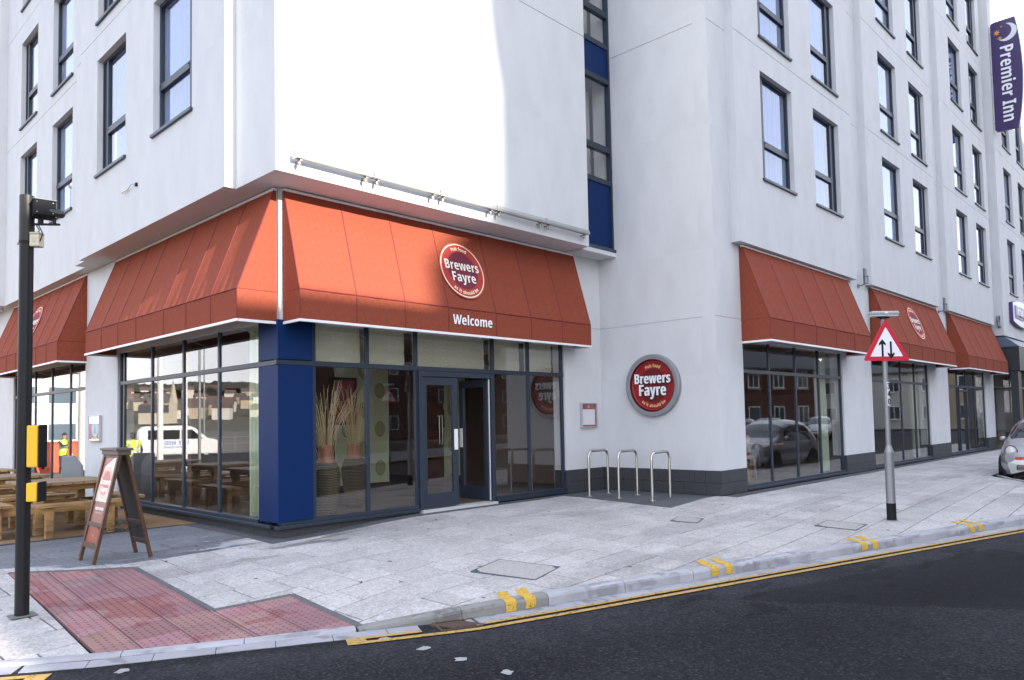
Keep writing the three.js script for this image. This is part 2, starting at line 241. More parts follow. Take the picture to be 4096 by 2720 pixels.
{ // red blister paving of the crossing point
  const tact = struct('tactile_paving'), tm = M(.47, .25, .25, .92, { map: rep(tex(1024, 1024, (u, v, i, j) => { const n = hsh(i, j), m = fbm(u * 5, v * 5, 5), s = fbm(u * 3 + 4, v * 9, 4); let c = 205 + 40 * (n - .5) + 40 * (m - .5), r = c, g = c, b = c; const d = sst(.62, .7, m) * .5; r *= 1 - .2 * d; g *= 1 - .42 * d; b *= 1 - .42 * d; const w = sst(.66, .7, s) * sst(.5, .65, fbm(u * 20, v * 20, 3)); return [lerp(r, 225, w * .5), lerp(g, 240, w * .6), lerp(b, 240, w * .6)]; }), 2.9), vertexColors: true });
  const regions = [[[-3.05, -.3], [-1.955, .3], [-2.04, 5], [-3.15, 5]], [[-1.991, 2.38], [-1.235, 2.48], [-1.31, 5], [-2.04, 5]]];
  const dome = new THREE.LatheGeometry([[.0001, .005], [.006, .005], [.0105, .0035], [.0125, 0]].map(p => new THREE.Vector2(...p)).reverse(), 8);
  const rot = -.018, ca = Math.cos(rot), sa = Math.sin(rot), toW = (u, v) => [-3.1 + u * ca + v * sa * 1, -.4 - u * sa + v * ca];
  for (let c = 0; c < 5; c++) for (let r = 0; r < 14; r++) {
    const S = .385, q = [[c, r], [c + 1, r], [c + 1, r + 1], [c, r + 1]].map(([a, b]) => toW(a * S - (b * .004), b * S));
    for (const R of regions) {
      let p = clipPoly(q, R); if (p.length > 2) p = kerbSide(p); if (p.length < 3 || Math.abs(area(p)) < .003) continue; p = inset(p, .0055);
      const b = rr(.8, 1.1), tone = [b, b * rr(.93, 1.07), b * rr(.93, 1.07)], base = slabGeo(p, 0, .04, gy, tone, .004), gs = [base]; if (!base) continue;
      const pin = inset(p, .016); const sg = Math.sign(area(pin));
      for (let i = 0; i < 6; i++) for (let j = 0; j < 6; j++) {
        const s = toW((c + (i + .5) / 6) * S - r * .004, (r + (j + .5) / 6) * S); let ok = pin.length > 2;
        for (let k = 0; k < pin.length && ok; k++) { const A = pin[k], B = pin[(k + 1) % pin.length]; if (((B[0] - A[0]) * (s[1] - A[1]) - (B[1] - A[1]) * (s[0] - A[0])) * sg < 0) ok = false; }
        if (!ok) continue; const d = dome.clone().toNonIndexed(); d.translate(s[0], gy(...s), s[1]); const dp = d.attributes.position, uv = new Float32Array(dp.count * 2); for (let k = 0; k < dp.count; k++) { uv[2 * k] = dp.getX(k); uv[2 * k + 1] = dp.getZ(k); } d.setAttribute('uv', new THREE.BufferAttribute(uv, 2)); d.setAttribute('color', new THREE.BufferAttribute(new Float32Array(dp.count * 3).map((_, k) => tone[k % 3] * .64), 3)); gs.push(d);
      }
      part('blister_slab', gs, tm, tact);
    }
  }
  const em = M(.17, .175, .185, .85, { map: rep(tStone, .4) }); // dark edging set in the pavement
  const eP = [[[-1.955, .3], [-1.991, 2.38]], [[-1.991, 2.38], [-1.235, 2.48]], [[-1.235, 2.48], [-1.30, 3.76]], [[-3.05, -.3], [-1.955, .3]]];
  for (const [A, B] of eP) { const d = [B[0] - A[0], B[1] - A[1]], L = Math.hypot(...d), n = Math.ceil(L / .6), nx = -d[1] / L * .03, nz = d[0] / L * .03; for (let i = 0; i < n; i++) { const a = [A[0] + d[0] * i / n, A[1] + d[1] * i / n], b = [A[0] + d[0] * (i + .985) / n, A[1] + d[1] * (i + .985) / n]; const g = slabGeo([[a[0] - nx, a[1] - nz], [b[0] - nx, b[1] - nz], [b[0] + nx, b[1] + nz], [a[0] + nx, a[1] + nz]], .004, .05, gy, [1, 1, 1], .003); if (g) part('edging', g, em, tact); } }
}
// kerb stones and channel blocks
const stoneT = tex(512, 256, (u, v, i, j) => { const n = hsh(i, j), m = fbm(u * 6, v * 4, 4), s = fbm(u * 9, v * 3, 3); let c = 215 + 24 * (n - .5) + 46 * (m - .5); const k = sst(.62, .74, s) * .17; c *= 1 - k; return [c, c, c * 1.01]; });
const kerbM = M(.5, .5, .52, .85, { map: rep(stoneT, 1.9, .6) }), kerbDirty = M(.30, .295, .27, .88, { map: rep(stoneT, 1.3, .5) }), chanM = M(.44, .44, .46, .85, { map: rep(stoneT, 1.5, .9) });
function along(path, s) { let L = 0; for (let i = 1; i < path.length; i++) { const d = Math.hypot(path[i][0] - path[i - 1][0], path[i][1] - path[i - 1][1]); if (s <= L + d || i === path.length - 1) { const t = (s - L) / d; return { p: [lerp(path[i - 1][0], path[i][0], t), lerp(path[i - 1][1], path[i][1], t)], n: [-(path[i][1] - path[i - 1][1]) / d, (path[i][0] - path[i - 1][0]) / d] }; } L += d; } }
function loft(profile, a, b) {                             // profile(pt) -> list of [offset out, y]; prism between two path points
  const A = profile(a), B = profile(b), n = A.length, pos = [], w = (q, s) => [q.p[0] + q.n[0] * s[0], s[1], q.p[1] + q.n[1] * s[0]];
  for (let i = 0; i < n; i++) { const j = (i + 1) % n, p0 = w(a, A[i]), p1 = w(a, A[j]), p2 = w(b, B[j]), p3 = w(b, B[i]); pos.push(...p0, ...p2, ...p1, ...p0, ...p3, ...p2); }
  for (let i = 1; i < n - 1; i++) { pos.push(...w(a, A[0]), ...w(a, A[i]), ...w(a, A[i + 1])); pos.push(...w(b, B[0]), ...w(b, B[i + 1]), ...w(b, B[i])); }
  const g = new THREE.BufferGeometry(); g.setAttribute('position', new THREE.Float32BufferAttribute(pos, 3)); g.computeVertexNormals(); return buv(g);
}
{
  const kerb = struct('kerb'), path = [[-9, -1.4], [-3.14, 2.75], [-.51, 4.12], [11.3, 7.79]], Lp = [0, 7.18, 10.15, 22.52];
  const prof = q => { const x = q.p[0], t = kerbY(x), r = roadY(x); return [[0, t + .001], [.085, t], [.112, t - .012], [.125, Math.min(t - .034, t - .01)], [.128, r - .06], [0, r - .06]]; };
  const joints = []; for (let s = 10.15; s > .2; s -= .915) joints.unshift(s); for (let s = 10.15 + .915; s < 22.5; s += .915) joints.push(s);
  for (let i = 0; i < joints.length - 1; i++) { const a = along(path, joints[i] + .003), b = along(path, joints[i + 1] - .003); a.n = b.n; const xx = (a.p[0] + b.p[0]) / 2; part('kerb_stone', loft(prof, a, b), (xx > -1.6 && xx < .45) ? kerbDirty : kerbM, kerb); }
  const cp = q => { const r = roadY(q.p[0]); return [[.131, r + .006], [.305, r + .005], [.305, r - .05], [.131, r - .05]]; };
  const cut = (s) => s > 10.02 && s < 10.52;                      // the gully grate sits here
  for (let i = 0; i < joints.length - 1; i++) for (let h = 0; h < 2; h++) { let s0 = lerp(joints[i], joints[i + 1], h / 2) + .25, s1 = s0 + .4515; if (s0 < 9.76 && s1 > 9.76) s1 = 9.76; if (s0 >= 9.76 && s0 < 10.17) s0 = 10.17; if (s1 - s0 < .05) continue; const a = along(path, s0), b = along(path, s1); a.n = b.n; part('channel_block', loft(cp, a, b), chanM, kerb); }
  // lay-by kerb
  const lp = [[11.3, 7.75], [14.2, 5.7], [14.6, 5.42], [15.1, 5.28], [34, 5.2]]; const l2 = q => { const x = q.p[0], t = gy(x, Math.min(q.p[1], 5.2)); return [[0, t], [.1, t], [.125, t - .03], [.125, -.3], [0, -.3]]; };
  for (let s = 0; s < 24; s += .915) { const a = along(lp, s), b = along(lp, s + .909); a.n = a.n; part('kerb_stone', loft(l2, a, b), kerbM, kerb); }
  // painted loading marks across the kerb
  const ym = M(.74, .46, .06, .75, { map: rep(tPaint, .3) });
  for (const s of [9.98 + .62, 9.98 + .62 + 2.55, 9.98 + .62 + 5.07, 9.98 + .62 + 7.4]) for (const o of [0, .21]) {
    const a = along(path, s + o), b = along(path, s + o + .115), lean = (q, k) => ({ p: [q.p[0] - q.n[1] * k, q.p[1] + q.n[0] * k], n: q.n });
    const pts = [], row = (q, e) => [[-.19, .004, -.07], [-.004, .004, 0], [.085, .003, 0], [.114, -.009, 0], [.130, -.034, .0], [.132, -.10, .004]].map(([f, y, l]) => { const L = lean(q, l); const X = L.p[0] + q.n[0] * f, Z = L.p[1] + q.n[1] * f; const base = f < 0 ? gy(X, Z) : kerbY(L.p[0]); return [X, base + y, Z]; });
    const A = row(a), B = row(b); const g = quadGrid((u, v) => { const i = Math.round(v * 5); return [0, 1, 2].map(k => lerp(A[i][k], B[i][k], 1 - u)); }, 1, 5); part('paint_mark', buv(g), ym, kerb);
  }
  // double yellow lines, end bar, dots of the crossing
  const lm = M(.56, .35, .10, .8, { map: rep(tPaint, .55) }), lines = struct('road_marking');
  const strip = (s0, s1, o0, o1, n) => quadGrid((u, v) => { const q = along(path, lerp(s0, s1, u)), o = lerp(o1, o0, v) + .004 * (vn(u * n * 3, v * 3) - .5); const x = q.p[0] + q.n[0] * o, z = q.p[1] + q.n[1] * o; return [x, roadY(x) + .0095, z]; }, n, 2, (u, v, q) => [q[0], q[2]]);
  part('yellow_line', strip(9.28, 22.4, .435, .505, 60), lm, lines);
  parts('yellow_line', [strip(9.28, 9.76, .31, .372, 3), strip(10.18, 22.4, .31, .372, 60)], lm, lines);
  part('yellow_end_bar', strip(9.12, 9.28, .31, .505, 2), lm, lines);
  part('yellow_line', strip(2.5, 6.95, .40, .47, 20), lm, lines); part('yellow_line', strip(2.5, 6.85, .52, .58, 20), lm, lines); part('yellow_end_bar', strip(6.9, 7.05, .40, .585, 2), lm, lines);
  const dm = M(.5, .5, .5, .85, { map: rep(tStone, .25) });
  for (const [x, z] of [[-1.33, 4.17], [-1.30, 4.62], [-1.29, 5.05], [-1.27, 5.52], [-3.11, 3.33], [-3.1, 3.8]]) { const n = 14, pts = []; for (let i = 0; i < n; i++) { const a = i / n * 6.283, r = .055 * rr(.55, 1.1); pts.push([x + Math.cos(a) * r * 1.05, z + Math.sin(a) * r * 1.05]); } const g = new THREE.ShapeGeometry(new THREE.Shape(pts.map(p => new THREE.Vector2(p[0], -p[1])))).rotateX(-Math.PI / 2).translate(0, roadY(x) + .006, 0); part('stud_mark', buv(g), dm, lines); }
  // gully grate
  const gr = thing('gully_grate', 'rusty iron gully grate set in the channel beside the grubby kerb', 'grate', [-.675, roadY(-.675), 4.325], -.40);
  const iron = M(.13, .085, .06, .75, { map: rep(tStone, .3) });
  part('frame', [bx(-.19, .19, -.03, .013, -.14, -.122), bx(-.19, .19, -.03, .013, .122, .14), bx(-.19, -.17, -.03, .013, -.122, .122), bx(.17, .19, -.03, .013, -.122, .122)], iron, gr);
  part('well', bx(-.17, .17, -.03, .003, -.122, .122), black, gr);
  for (let i = 0; i < 9; i++) part('grate_bar', bx(-.011, .011, -.02, .012, -.15, .15).rotateY(.6).translate(-.136 + i * .034, 0, 0).scale(1, 1, .78), iron, gr);
}
// terrace
{
  const t = tex(1024, 1024, (u, v, i, j) => { const x = -10 + u * 10, z = -20 + v * 17.5, n = hsh(i, j), m = fbm(x * .9, z * 1.6, 4), l = fbm(x * 5, z * 5, 3); let r = 205 + 40 * (n - .5) + 30 * (l - .5), g = r * .93, b = r * .83; const wet = sst(.52, .6, m); r *= 1 - .45 * wet; g *= 1 - .44 * wet; b *= 1 - .38 * wet; const dry = sst(.62, .68, fbm(x * 1.2 + 5, z * 3, 4)); return [lerp(r, 225, dry * .6), lerp(g, 212, dry * .6), lerp(b, 190, dry * .6)]; });
  const rm = tex(512, 512, (u, v) => { const x = -10 + u * 10, z = -20 + v * 17.5; return 225 - 130 * sst(.52, .6, fbm(x * .9, z * 1.6, 4)); }, false);
  const off = q => { q.offset.set(1, 20 / 17.5); q.repeat.set(1 / 10, 1 / 17.5); return q; };
  const ter = struct('terrace', bx(-12, -.02, -.2, .004, -20, -2.56), M(.40, .27, .155, 1, { map: off(t), roughnessMap: off(rm) }));
  for (let i = 0; i < 14; i++) part('edging', rb(-9 + i * .62, -9 + i * .62 + .614, -.1, .010, -2.565, -2.478, .006), M(.045, .046, .05, .85), ter);
}
// ------------------------------------------------------------------ the hotel
const H = 20;
const hotel = thing('hotel_building', 'white rendered hotel block with grey framed windows and glazed pub corner', 'building');
function wallSheet(a0, a1, y0, y1, th, holes = [], seams = []) {     // in x/y, front face at z = 0, body behind it
  const out = [], cuts = [y0, ...seams.filter(s => s > y0 + .1 && s < y1 - .1), y1];
  for (let i = 0; i < cuts.length - 1; i++) {
    const b = cuts[i] + (i ? .006 : 0), t = cuts[i + 1] - (i < cuts.length - 2 ? .006 : 0), s = new THREE.Shape([[a0, b], [a1, b], [a1, t], [a0, t]].map(p => new THREE.Vector2(...p)));
    for (const h of holes) if (h[2] > b && h[3] < t) s.holes.push(new THREE.Path([[h[0], h[2]], [h[0], h[3]], [h[1], h[3]], [h[1], h[2]]].map(p => new THREE.Vector2(...p))));
    out.push(buv(new THREE.ExtrudeGeometry(s, { depth: th, bevelEnabled: false }).translate(0, 0, -th)));
    if (i < cuts.length - 2) out.push(bx(a0 + .001, a1 - .001, t - .02, t + .03, -th + .01, -.012));
  }
  return merge(out);
}
const wallZ = (x0, x1, y0, y1, z, th, holes, seams) => part('wall', wallSheet(x0, x1, y0, y1, th, holes, seams).translate(0, 0, z), white, hotel);
const wallX = (z0, z1, y0, y1, x, th, holes, seams) => part('wall', wallSheet(z0, z1, y0, y1, th, holes, seams).rotateY(-Math.PI / 2).translate(x, 0, 0), white, hotel);   // faces -x; local x becomes z
const ROWS = [[6.22, 8.38], [9.13, 11.33], [12.2, 14.42], [15.14, 17.34]];
const SEAMS = [3.35, 8.87, 11.77, 14.78, 17.7];
// window prototypes: opening 1.48 x 2.18, set back in the reveal
function makeWindow(side, w = 1.48, h = 2.18) {
  const g = new THREE.Group(); g.name = 'window';
  const zi = -.10, pw = .27, f = .055, gx0 = -w / 2 + (side < 0 ? pw : 0), gx1 = w / 2 - (side > 0 ? pw : 0), ym = h * .36;
  part('frame', [bx(-w / 2, w / 2, 0, f, zi - .06, zi), bx(-w / 2, w / 2, h - f, h, zi - .06, zi), bx(-w / 2, -w / 2 + f, f, h - f, zi - .06, zi), bx(w / 2 - f, w / 2, f, h - f, zi - .06, zi), side < 0 ? bx(gx0 - f, gx0 + f * .5, f, h - f, zi - .06, zi + .004) : bx(gx1 - f * .5, gx1 + f, f, h - f, zi - .06, zi + .004)], frameM, g);
  part('transom', rb(gx0 + f * .5, gx1 - f * .5, ym - .06, ym + .06, zi - .055, zi + .012, .006), frameM, g);
  part('side_panel', side < 0 ? bx(-w / 2 + f, gx0 - f, f, h - f, zi - .05, zi - .02) : bx(gx1 + f, w / 2 - f, f, h - f, zi - .05, zi - .02), frameM, g);
  part('pane', bx(gx0 + f * .4, gx1 - f * .4, ym + .05, h - f, zi - .036, zi - .032), glassUp, g);
  part('pane', bx(gx0 + f * .4, gx1 - f * .4, f, ym - .05, zi - .036, zi - .032), glassUp, g);
  part('sill', rb(-w / 2 - .03, w / 2 + .03, -.055, -.004, zi - .02, .045, .006), sillM, g);
  part('net_curtain', quadGrid((u, v) => [lerp(gx0 + .02, gx1 - .02, u), lerp(.02, h - .02, v), zi - .13 + .018 * Math.sin(u * 46) + .01 * Math.sin(u * 17 + v)], 60, 3), skyTintNetM, g);
  parts('hook', [new THREE.CylinderGeometry(.011, .011, .012, 8).rotateX(Math.PI / 2).translate(gx0 + .06, ym + .02, zi + .016), new THREE.CylinderGeometry(.011, .011, .012, 8).rotateX(Math.PI / 2).translate(gx1 - .06, ym + .02, zi + .016)], black, g);
  return g;
}
const winA = makeWindow(-1), winB = makeWindow(1);
const skyTintNets = [skyTintNetM, P(.17, .28, .58, .95, { transmission: .4, thickness: 0 }), P(.10, .19, .52, .95, { transmission: .5, thickness: 0 })];  // blue tints of the nets carry painted sky reflection
const putWin = (proto, x, y, z, ry) => { const w = proto.clone(); w.position.set(x, y, z); w.rotation.y = ry; hotel.add(w); for (const c of w.children) if (c.name === 'net_curtain') { const k = rr(.72, 1); c.scale.x = k; c.position.x = (1 - k) * rr(-.3, .3); c.material = skyTintNets[Math.floor(rr(0, 3))]; } };
const holesAt = (cs, rows = ROWS) => cs.flatMap(c => rows.map(r => [c - .74, c + .74, r[0], r[0] + 2.18]));
// side facade with its projecting bay
wallX(-6.67, -.43, 4.79, H, -.57, .3, holesAt([-2.23, -4.94]), SEAMS);
wallX(-7.28, -6.67, 4.79, H, -.47, .2, [], SEAMS);
wallX(-13.8, -7.28, 4.79, H, -.285, .3, holesAt([-8.92, -11.66]), SEAMS);
wallX(-22, -13.8, 4.79, H, -.47, .3, holesAt([-15.6, -18.3]), SEAMS);
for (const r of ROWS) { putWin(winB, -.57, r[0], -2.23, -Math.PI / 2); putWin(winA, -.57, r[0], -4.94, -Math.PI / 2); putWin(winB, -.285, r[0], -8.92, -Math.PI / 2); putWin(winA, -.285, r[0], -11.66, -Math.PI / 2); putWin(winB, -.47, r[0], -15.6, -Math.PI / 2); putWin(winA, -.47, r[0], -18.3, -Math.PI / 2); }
// corner box over the entrance
wallZ(-.405, 6.05, 4.79, H, .66, .3, [], [8.87, 11.77, 14.78]);
wallX(-.43, .36, 4.79, H, -.405, .3, [], [8.87, 11.77, 14.78]);
parts('soffit', [bx(-.10, 6.05, 4.793, 4.9, -.3, .36), bx(-.27, .3, 4.794, 4.9, -6.67, -.301), bx(-.27, .3, 4.794, 4.9, -7.28, -6.67), bx(0.015, .3, 4.794, 4.9, -13.8, -7.28), bx(-.17, .3, 4.794, 4.9, -22, -13.8)], white, hotel);
part('ledge', rb(6.052, 7.133, 4.765, 4.853, -.1, .5, .004), white, hotel);
{ // glazed strip with blue panels between the box and the taller block
  const z = .44, fr = (y0, y1, d = 0) => bx(6.052, 7.13, y0, y1, z - .08, z + .02 + d);
  const s = sub('glazed_strip', hotel); const y = [4.853, 6.26, 8.36, 9.08, 11.3, 12.1, 14.3, 15.05, 17.2, 18];
  part('sill', rb(6.055, 7.13, 4.855, 4.915, z - .1, z + .075, .005), sillM, s);
  const bars = [bx(7.075, 7.128, 4.915, H, z - .08, z + .022), bx(6.052, 6.10, 4.915, H, z - .08, z + .022)];
  for (let i = 1; i < y.length; i++) { bars.push(fr(y[i] - .05, y[i] + .05)); if (i % 2 === 0) { bars.push(fr(y[i - 1] + .62, y[i - 1] + .74)); part('pane', bx(6.1, 7.076, y[i - 1] + .74, y[i] - .05, z - .04, z - .036), glass, s); part('pane', bx(6.1, 7.076, y[i - 1] + .05, y[i - 1] + .62, z - .04, z - .036), glass, s); part('net_curtain', bx(6.1, 7.076, y[i - 1] + .1, y[i] - .05, z - .5, z - .49), M(.3, .31, .3, .9), s); } else part('blue_panel', bx(6.1, 7.076, y[i - 1] + (i > 1 ? .05 : .06), y[i] - .05, z - .05, z - .005), blueM, s); }
  part('frame', bars, frameM, s);
}
// return wall with the round sign, street facade with three bays, taller end block
wallX(.0, 2.36, .548, H, 7.135, .3, [], SEAMS);
wallZ(7.135, 8.12, .548, 4.79, 2.66, .3, [], SEAMS);
for (const [a, b] of [[7.135, 7.82], [13.82, 14.83], [20.85, 21.9], [28.15, 28.6]]) wallZ(a, b, 4.79, H, 2.66, .3, [], SEAMS);
for (const [a, b, c] of [[7.82, 13.82, [9.64, 12.24]], [14.83, 20.85, [16.78, 19.43]], [21.9, 28.15, [24.15, 26.83]]]) {
  wallZ(a, b, 4.79, H, 2.834, .3, holesAt(c), SEAMS); part('soffit', bx(a + .002, b - .002, 4.793, 4.9, 2.3, 2.534), white, hotel);
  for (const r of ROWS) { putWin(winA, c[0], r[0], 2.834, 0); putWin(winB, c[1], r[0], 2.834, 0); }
}
wallX(2.3, 2.75, 4.42, H, 28.6, .3, [], SEAMS); wallZ(28.6, 60, 4.42, H, 3.05, .3, holesAt([30.75, 33.5, 37.5, 40.2]), SEAMS);
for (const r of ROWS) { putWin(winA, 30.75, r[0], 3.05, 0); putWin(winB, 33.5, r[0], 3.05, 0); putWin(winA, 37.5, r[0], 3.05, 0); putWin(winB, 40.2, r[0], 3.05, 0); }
// piers and the band above the shop windows
for (const [a, b] of [[13.1, 15.06], [20.03, 22.1], [27.05, 28.4]]) wallZ(a, b, .548, 4.79, 2.66, .3, [], [3.35]);
wallZ(5.965, 7.133, .548, 4.79, .055, .3, [], [3.35]);
wallX(-7.98, -6.07, 0, 4.79, -.055, .3); wallX(-15.8, -13.83, 0, 4.79, -.055, .3); wallX(-22, -20.2, 0, 4.79, -.055, .3);
parts('wall', [bx(.04, 5.965, 2.96, 4.79, -.25, .03), bx(-.03, .25, 2.96, 4.79, -6.07, .03), bx(-.03, .25, 2.96, 4.79, -13.83, -7.98), bx(-.03, .25, 2.96, 4.79, -20.2, -15.8), bx(8.12, 13.1, 2.96, 4.79, 2.4, 2.64), bx(15.06, 20.03, 2.96, 4.79, 2.4, 2.64), bx(22.1, 27.05, 2.96, 4.79, 2.4, 2.64)], white, hotel);
parts('wall', [bx(-.25, 60, -.3, H, -22.4, -22), bx(59.7, 60, -.3, H, -22, 2.7)], white, hotel);
parts('roof', [bx(-.3, 60, H - .05, H + .2, -22, .4), bx(7.3, 60, H - .05, H + .2, .4, 2.6)], white, hotel);
part('corner_post', rb(-.030, -.004, 2.88, 4.785, .010, .034, .004), M(.45, .45, .45, .5), hotel);
{ // dark stone plinth, laid block by block
  const blocks = (x0, x1, y0, y1, z0, z1, ax) => { const n = Math.max(1, Math.round((ax ? z1 - z0 : x1 - x0) / .445)), rows = Math.max(1, Math.round((y1 - y0) / .22)); for (let r = 0; r < rows; r++) { const c = []; const o = (r & 1) ? .5 : 0; for (let k = 0; k <= n; k++) { const a = clamp((k - o) / n), b = clamp((k + 1 - o) / n); if (b - a > .02) c.push([a, b]); } for (const [a, b] of c) { const ya = lerp(y0, y1, r / rows) + .002, yb = lerp(y0, y1, (r + 1) / rows) - .002; part('plinth_block', ax ? rb(x0, x1, ya, yb, lerp(z0, z1, a) + .002, lerp(z0, z1, b) - .002, .004) : rb(lerp(x0, x1, a) + .002, lerp(x0, x1, b) - .002, ya, yb, z0, z1, .004), plinthM, hotel); } } };
  blocks(7.118, 7.42, .105, .545, .078, 2.36, 1); blocks(7.12, 8.11, .105, .545, 2.362, 2.678, 0); blocks(5.97, 7.117, .105, .545, -.2, .073, 0);
  for (const [a, b] of [[13.11, 15.05], [20.04, 22.09], [27.06, 28.39]]) blocks(a, b, .105, .545, 2.35, 2.678, 0);
  blocks(.0, 2.36, -.05, .118, -.3, .03, 0); blocks(.0, .26, -.05, .118, -6.05, -.301, 1);
  parts('plinth', [bx(2.37, 5.96, -.1, .10, -.3, .02), bx(8.12, 13.1, -.1, .13, 2.3, 2.62), bx(15.06, 20.03, -.1, .13, 2.3, 2.62), bx(22.1, 27.05, -.1, .13, 2.3, 2.62), bx(.02, .26, -.1, .1, -22, -6.06)], plinthM, hotel);
}
// shop window: local frame faces +z, runs along +x
function shopfront(pos, ry, L, mull, o = {}) {
  const s = sub('shopfront', hotel, pos, ry), y0 = .216, yT = 2.38, y1 = 2.98, hw = .034, door = o.door, pan = o.panel, xs = [0, ...mull, L];
  parts('sill', [rb(o.s0 ?? 0, door ? mull[door - 1] : L, .118, .165, -.12, .085, .006), ...(door ? [rb(mull[door], L, .118, .165, -.12, .085, .006)] : [])], frameM, s);
  const skipB = i => door && i === door;
  parts('bottom_rail', xs.slice(1).map((b, i) => skipB(i) || (pan && pan === i) ? null : rb(xs[i], b, .166, y0, -.07, .05, .004)).filter(Boolean), frameM, s);
  part('transom', rb(o.t0 ?? 0, o.t1 ?? L, yT - .036, yT + .036, -.04, .026, .005), frameM, s);
  for (const m of [.034, ...mull, L - .034]) if (!(o.skip && o.skip.includes(m))) part('mullion', rb(m - hw * .9, m + hw * .9, .168, y1, -.035, .018, .004), frameM, s);
  for (let i = 0; i < xs.length - 1; i++) {
    const a = xs[i], b = xs[i + 1]; if (b - a < .12 || pan === i) continue;
    if (!skipB(i)) part('pane', bx(a + .02, b - .02, y0 - .01, yT - .03, -.006, -.001), glass, s);
    part('pane', bx(a + .02, b - .02, yT + .03, y1, -.006, -.001), glass, s);
  }
  return s;
}
const SF1 = shopfront([0, 0, 0], 0, 5.96, [.52, 1.43, 2.36, 4.07, 4.98], { door: 3, panel: 0, s0: -.085, skip: [.034], t0: -.06 });
const SF2 = shopfront([0, 0, -6.06], -Math.PI / 2, 6.06, [.22, 1.58, 2.93, 4.24, 5.53], { panel: 5, skip: [6.06 - .034], t1: 6.06 + .0 });
const SF3 = shopfront([0, 0, -13.83], -Math.PI / 2, 5.85, [.55, 1.9, 3.31, 4.68]);
shopfront([0, 0, -20.2], -Math.PI / 2, 4.4, [1.1, 2.2, 3.3]);
shopfront([8.12, 0, 2.6], 0, 4.98, [1.2, 2.44, 3.67]); shopfront([15.06, 0, 2.6], 0, 4.97, [1.22, 2.45, 3.7]);
const SF6 = shopfront([22.1, 0, 2.6], 0, 4.95, [1.25, 2.35, 3.5]);
part('blue_panel', rb(-.05, .485, .20, 2.34, -.495, .05, .005), blueM, hotel); part('blue_panel', rb(-.05, .485, 2.42, 2.96, -.495, .05, .005), blueM, hotel);
part('door_bar', [bx(1.31, 1.37, .2, 2.34, -.06, .05), bx(2.3, 2.36, .2, 2.34, -.06, .05), bx(1.37, 2.3, 2.2, 2.26, -.06, .05)], frameM, SF6);
// entrance doors: one leaf closed, the other swung in
{
  const fr = sub('door_frame', hotel); parts('jamb', [rb(2.385, 2.45, .14, 2.345, -.09, .056, .005), rb(3.985, 4.05, .14, 2.345, -.09, .056, .005)], frameM, fr); part('head', rb(2.452, 3.983, 2.255, 2.34, -.09, .054, .005), frameM, fr); part('threshold', rb(2.39, 4.04, .08, .135, -.12, .12, .004), M(.5, .5, .5, .5), fr);
  const leaf = () => { const g = new THREE.Group(); g.name = 'door'; parts('stile', [rb(0, .1, .15, 2.25, -.03, .03, .004), rb(.66, .765, .15, 2.25, -.03, .03, .004)], frameM, g); parts('rail', [rb(.1, .66, .15, .38, -.029, .029, .004), rb(.1, .66, 2.12, 2.25, -.029, .029, .004)], frameM, g); part('pane', bx(.09, .67, .37, 2.13, -.003, .003), glass, g);
    parts('push_plate', [rb(.672, .752, 1.06, 1.40, .031, .040, .003), rb(.672, .752, 1.06, 1.40, -.040, -.031, .003)], M(.75, .76, .78, .4), g); hotel.add(g); return g; };
  const a = leaf(); a.position.set(2.452, 0, 0); const b = leaf(); b.scale.x = -1; b.position.set(3.98, 0, -.03); b.rotation.y = -1.62;
  part('hinge_post', cyl(.022, .022, .15, 2.25, 3.995, -.02, 12), alu, fr);
}
// dark shop front of the end block
{
  const s = sub('dark_shopfront', hotel), sl = M(.02, .027, .035, .35);
  part('canopy', [quadGrid((u, v) => [lerp(28.5, 60, u), lerp(4.36, 3.95, v), lerp(3.07, 3.55, v)], 1, 1), quadGrid((u, v) => [lerp(28.5, 28.4, v), lerp(4.36, 3.95, v), lerp(2.7, lerp(3.07, 3.55, v), u)], 1, 1)], M(.07, .1, .14, .3), s);
  part('fascia', [bx(28.45, 60, 3.05, 3.95, 2.7, 3.53)], sl, s); parts('post', [bx(28.5, 28.75, .05, 3.05, 3.2, 3.45), bx(28.45, 28.6, .05, 3.05, 2.4, 2.6), bx(32.5, 32.7, .05, 3.05, 3.25, 3.45), bx(36.5, 36.7, .05, 3.05, 3.25, 3.45)], sl, s);
  parts('transom', [bx(28.75, 60, 2.34, 2.42, 3.3, 3.42), bx(28.52, 28.6, 2.34, 2.42, 2.6, 3.2), bx(28.75, 60, .1, .25, 3.3, 3.42)], sl, s);
  for (let x = 28.76; x < 42; x += 1.25) { part('pane', bx(x, x + 1.2, .25, 2.34, 3.35, 3.354), glass, s); part('pane', bx(x, x + 1.2, 2.42, 3.05, 3.35, 3.354), glass, s); part('mullion', bx(x + 1.2, x + 1.25, .25, 3.05, 3.31, 3.41), sl, s); }
  part('pane', bx(28.55, 28.554, .1, 3.05, 2.6, 3.2), glass, s);
}
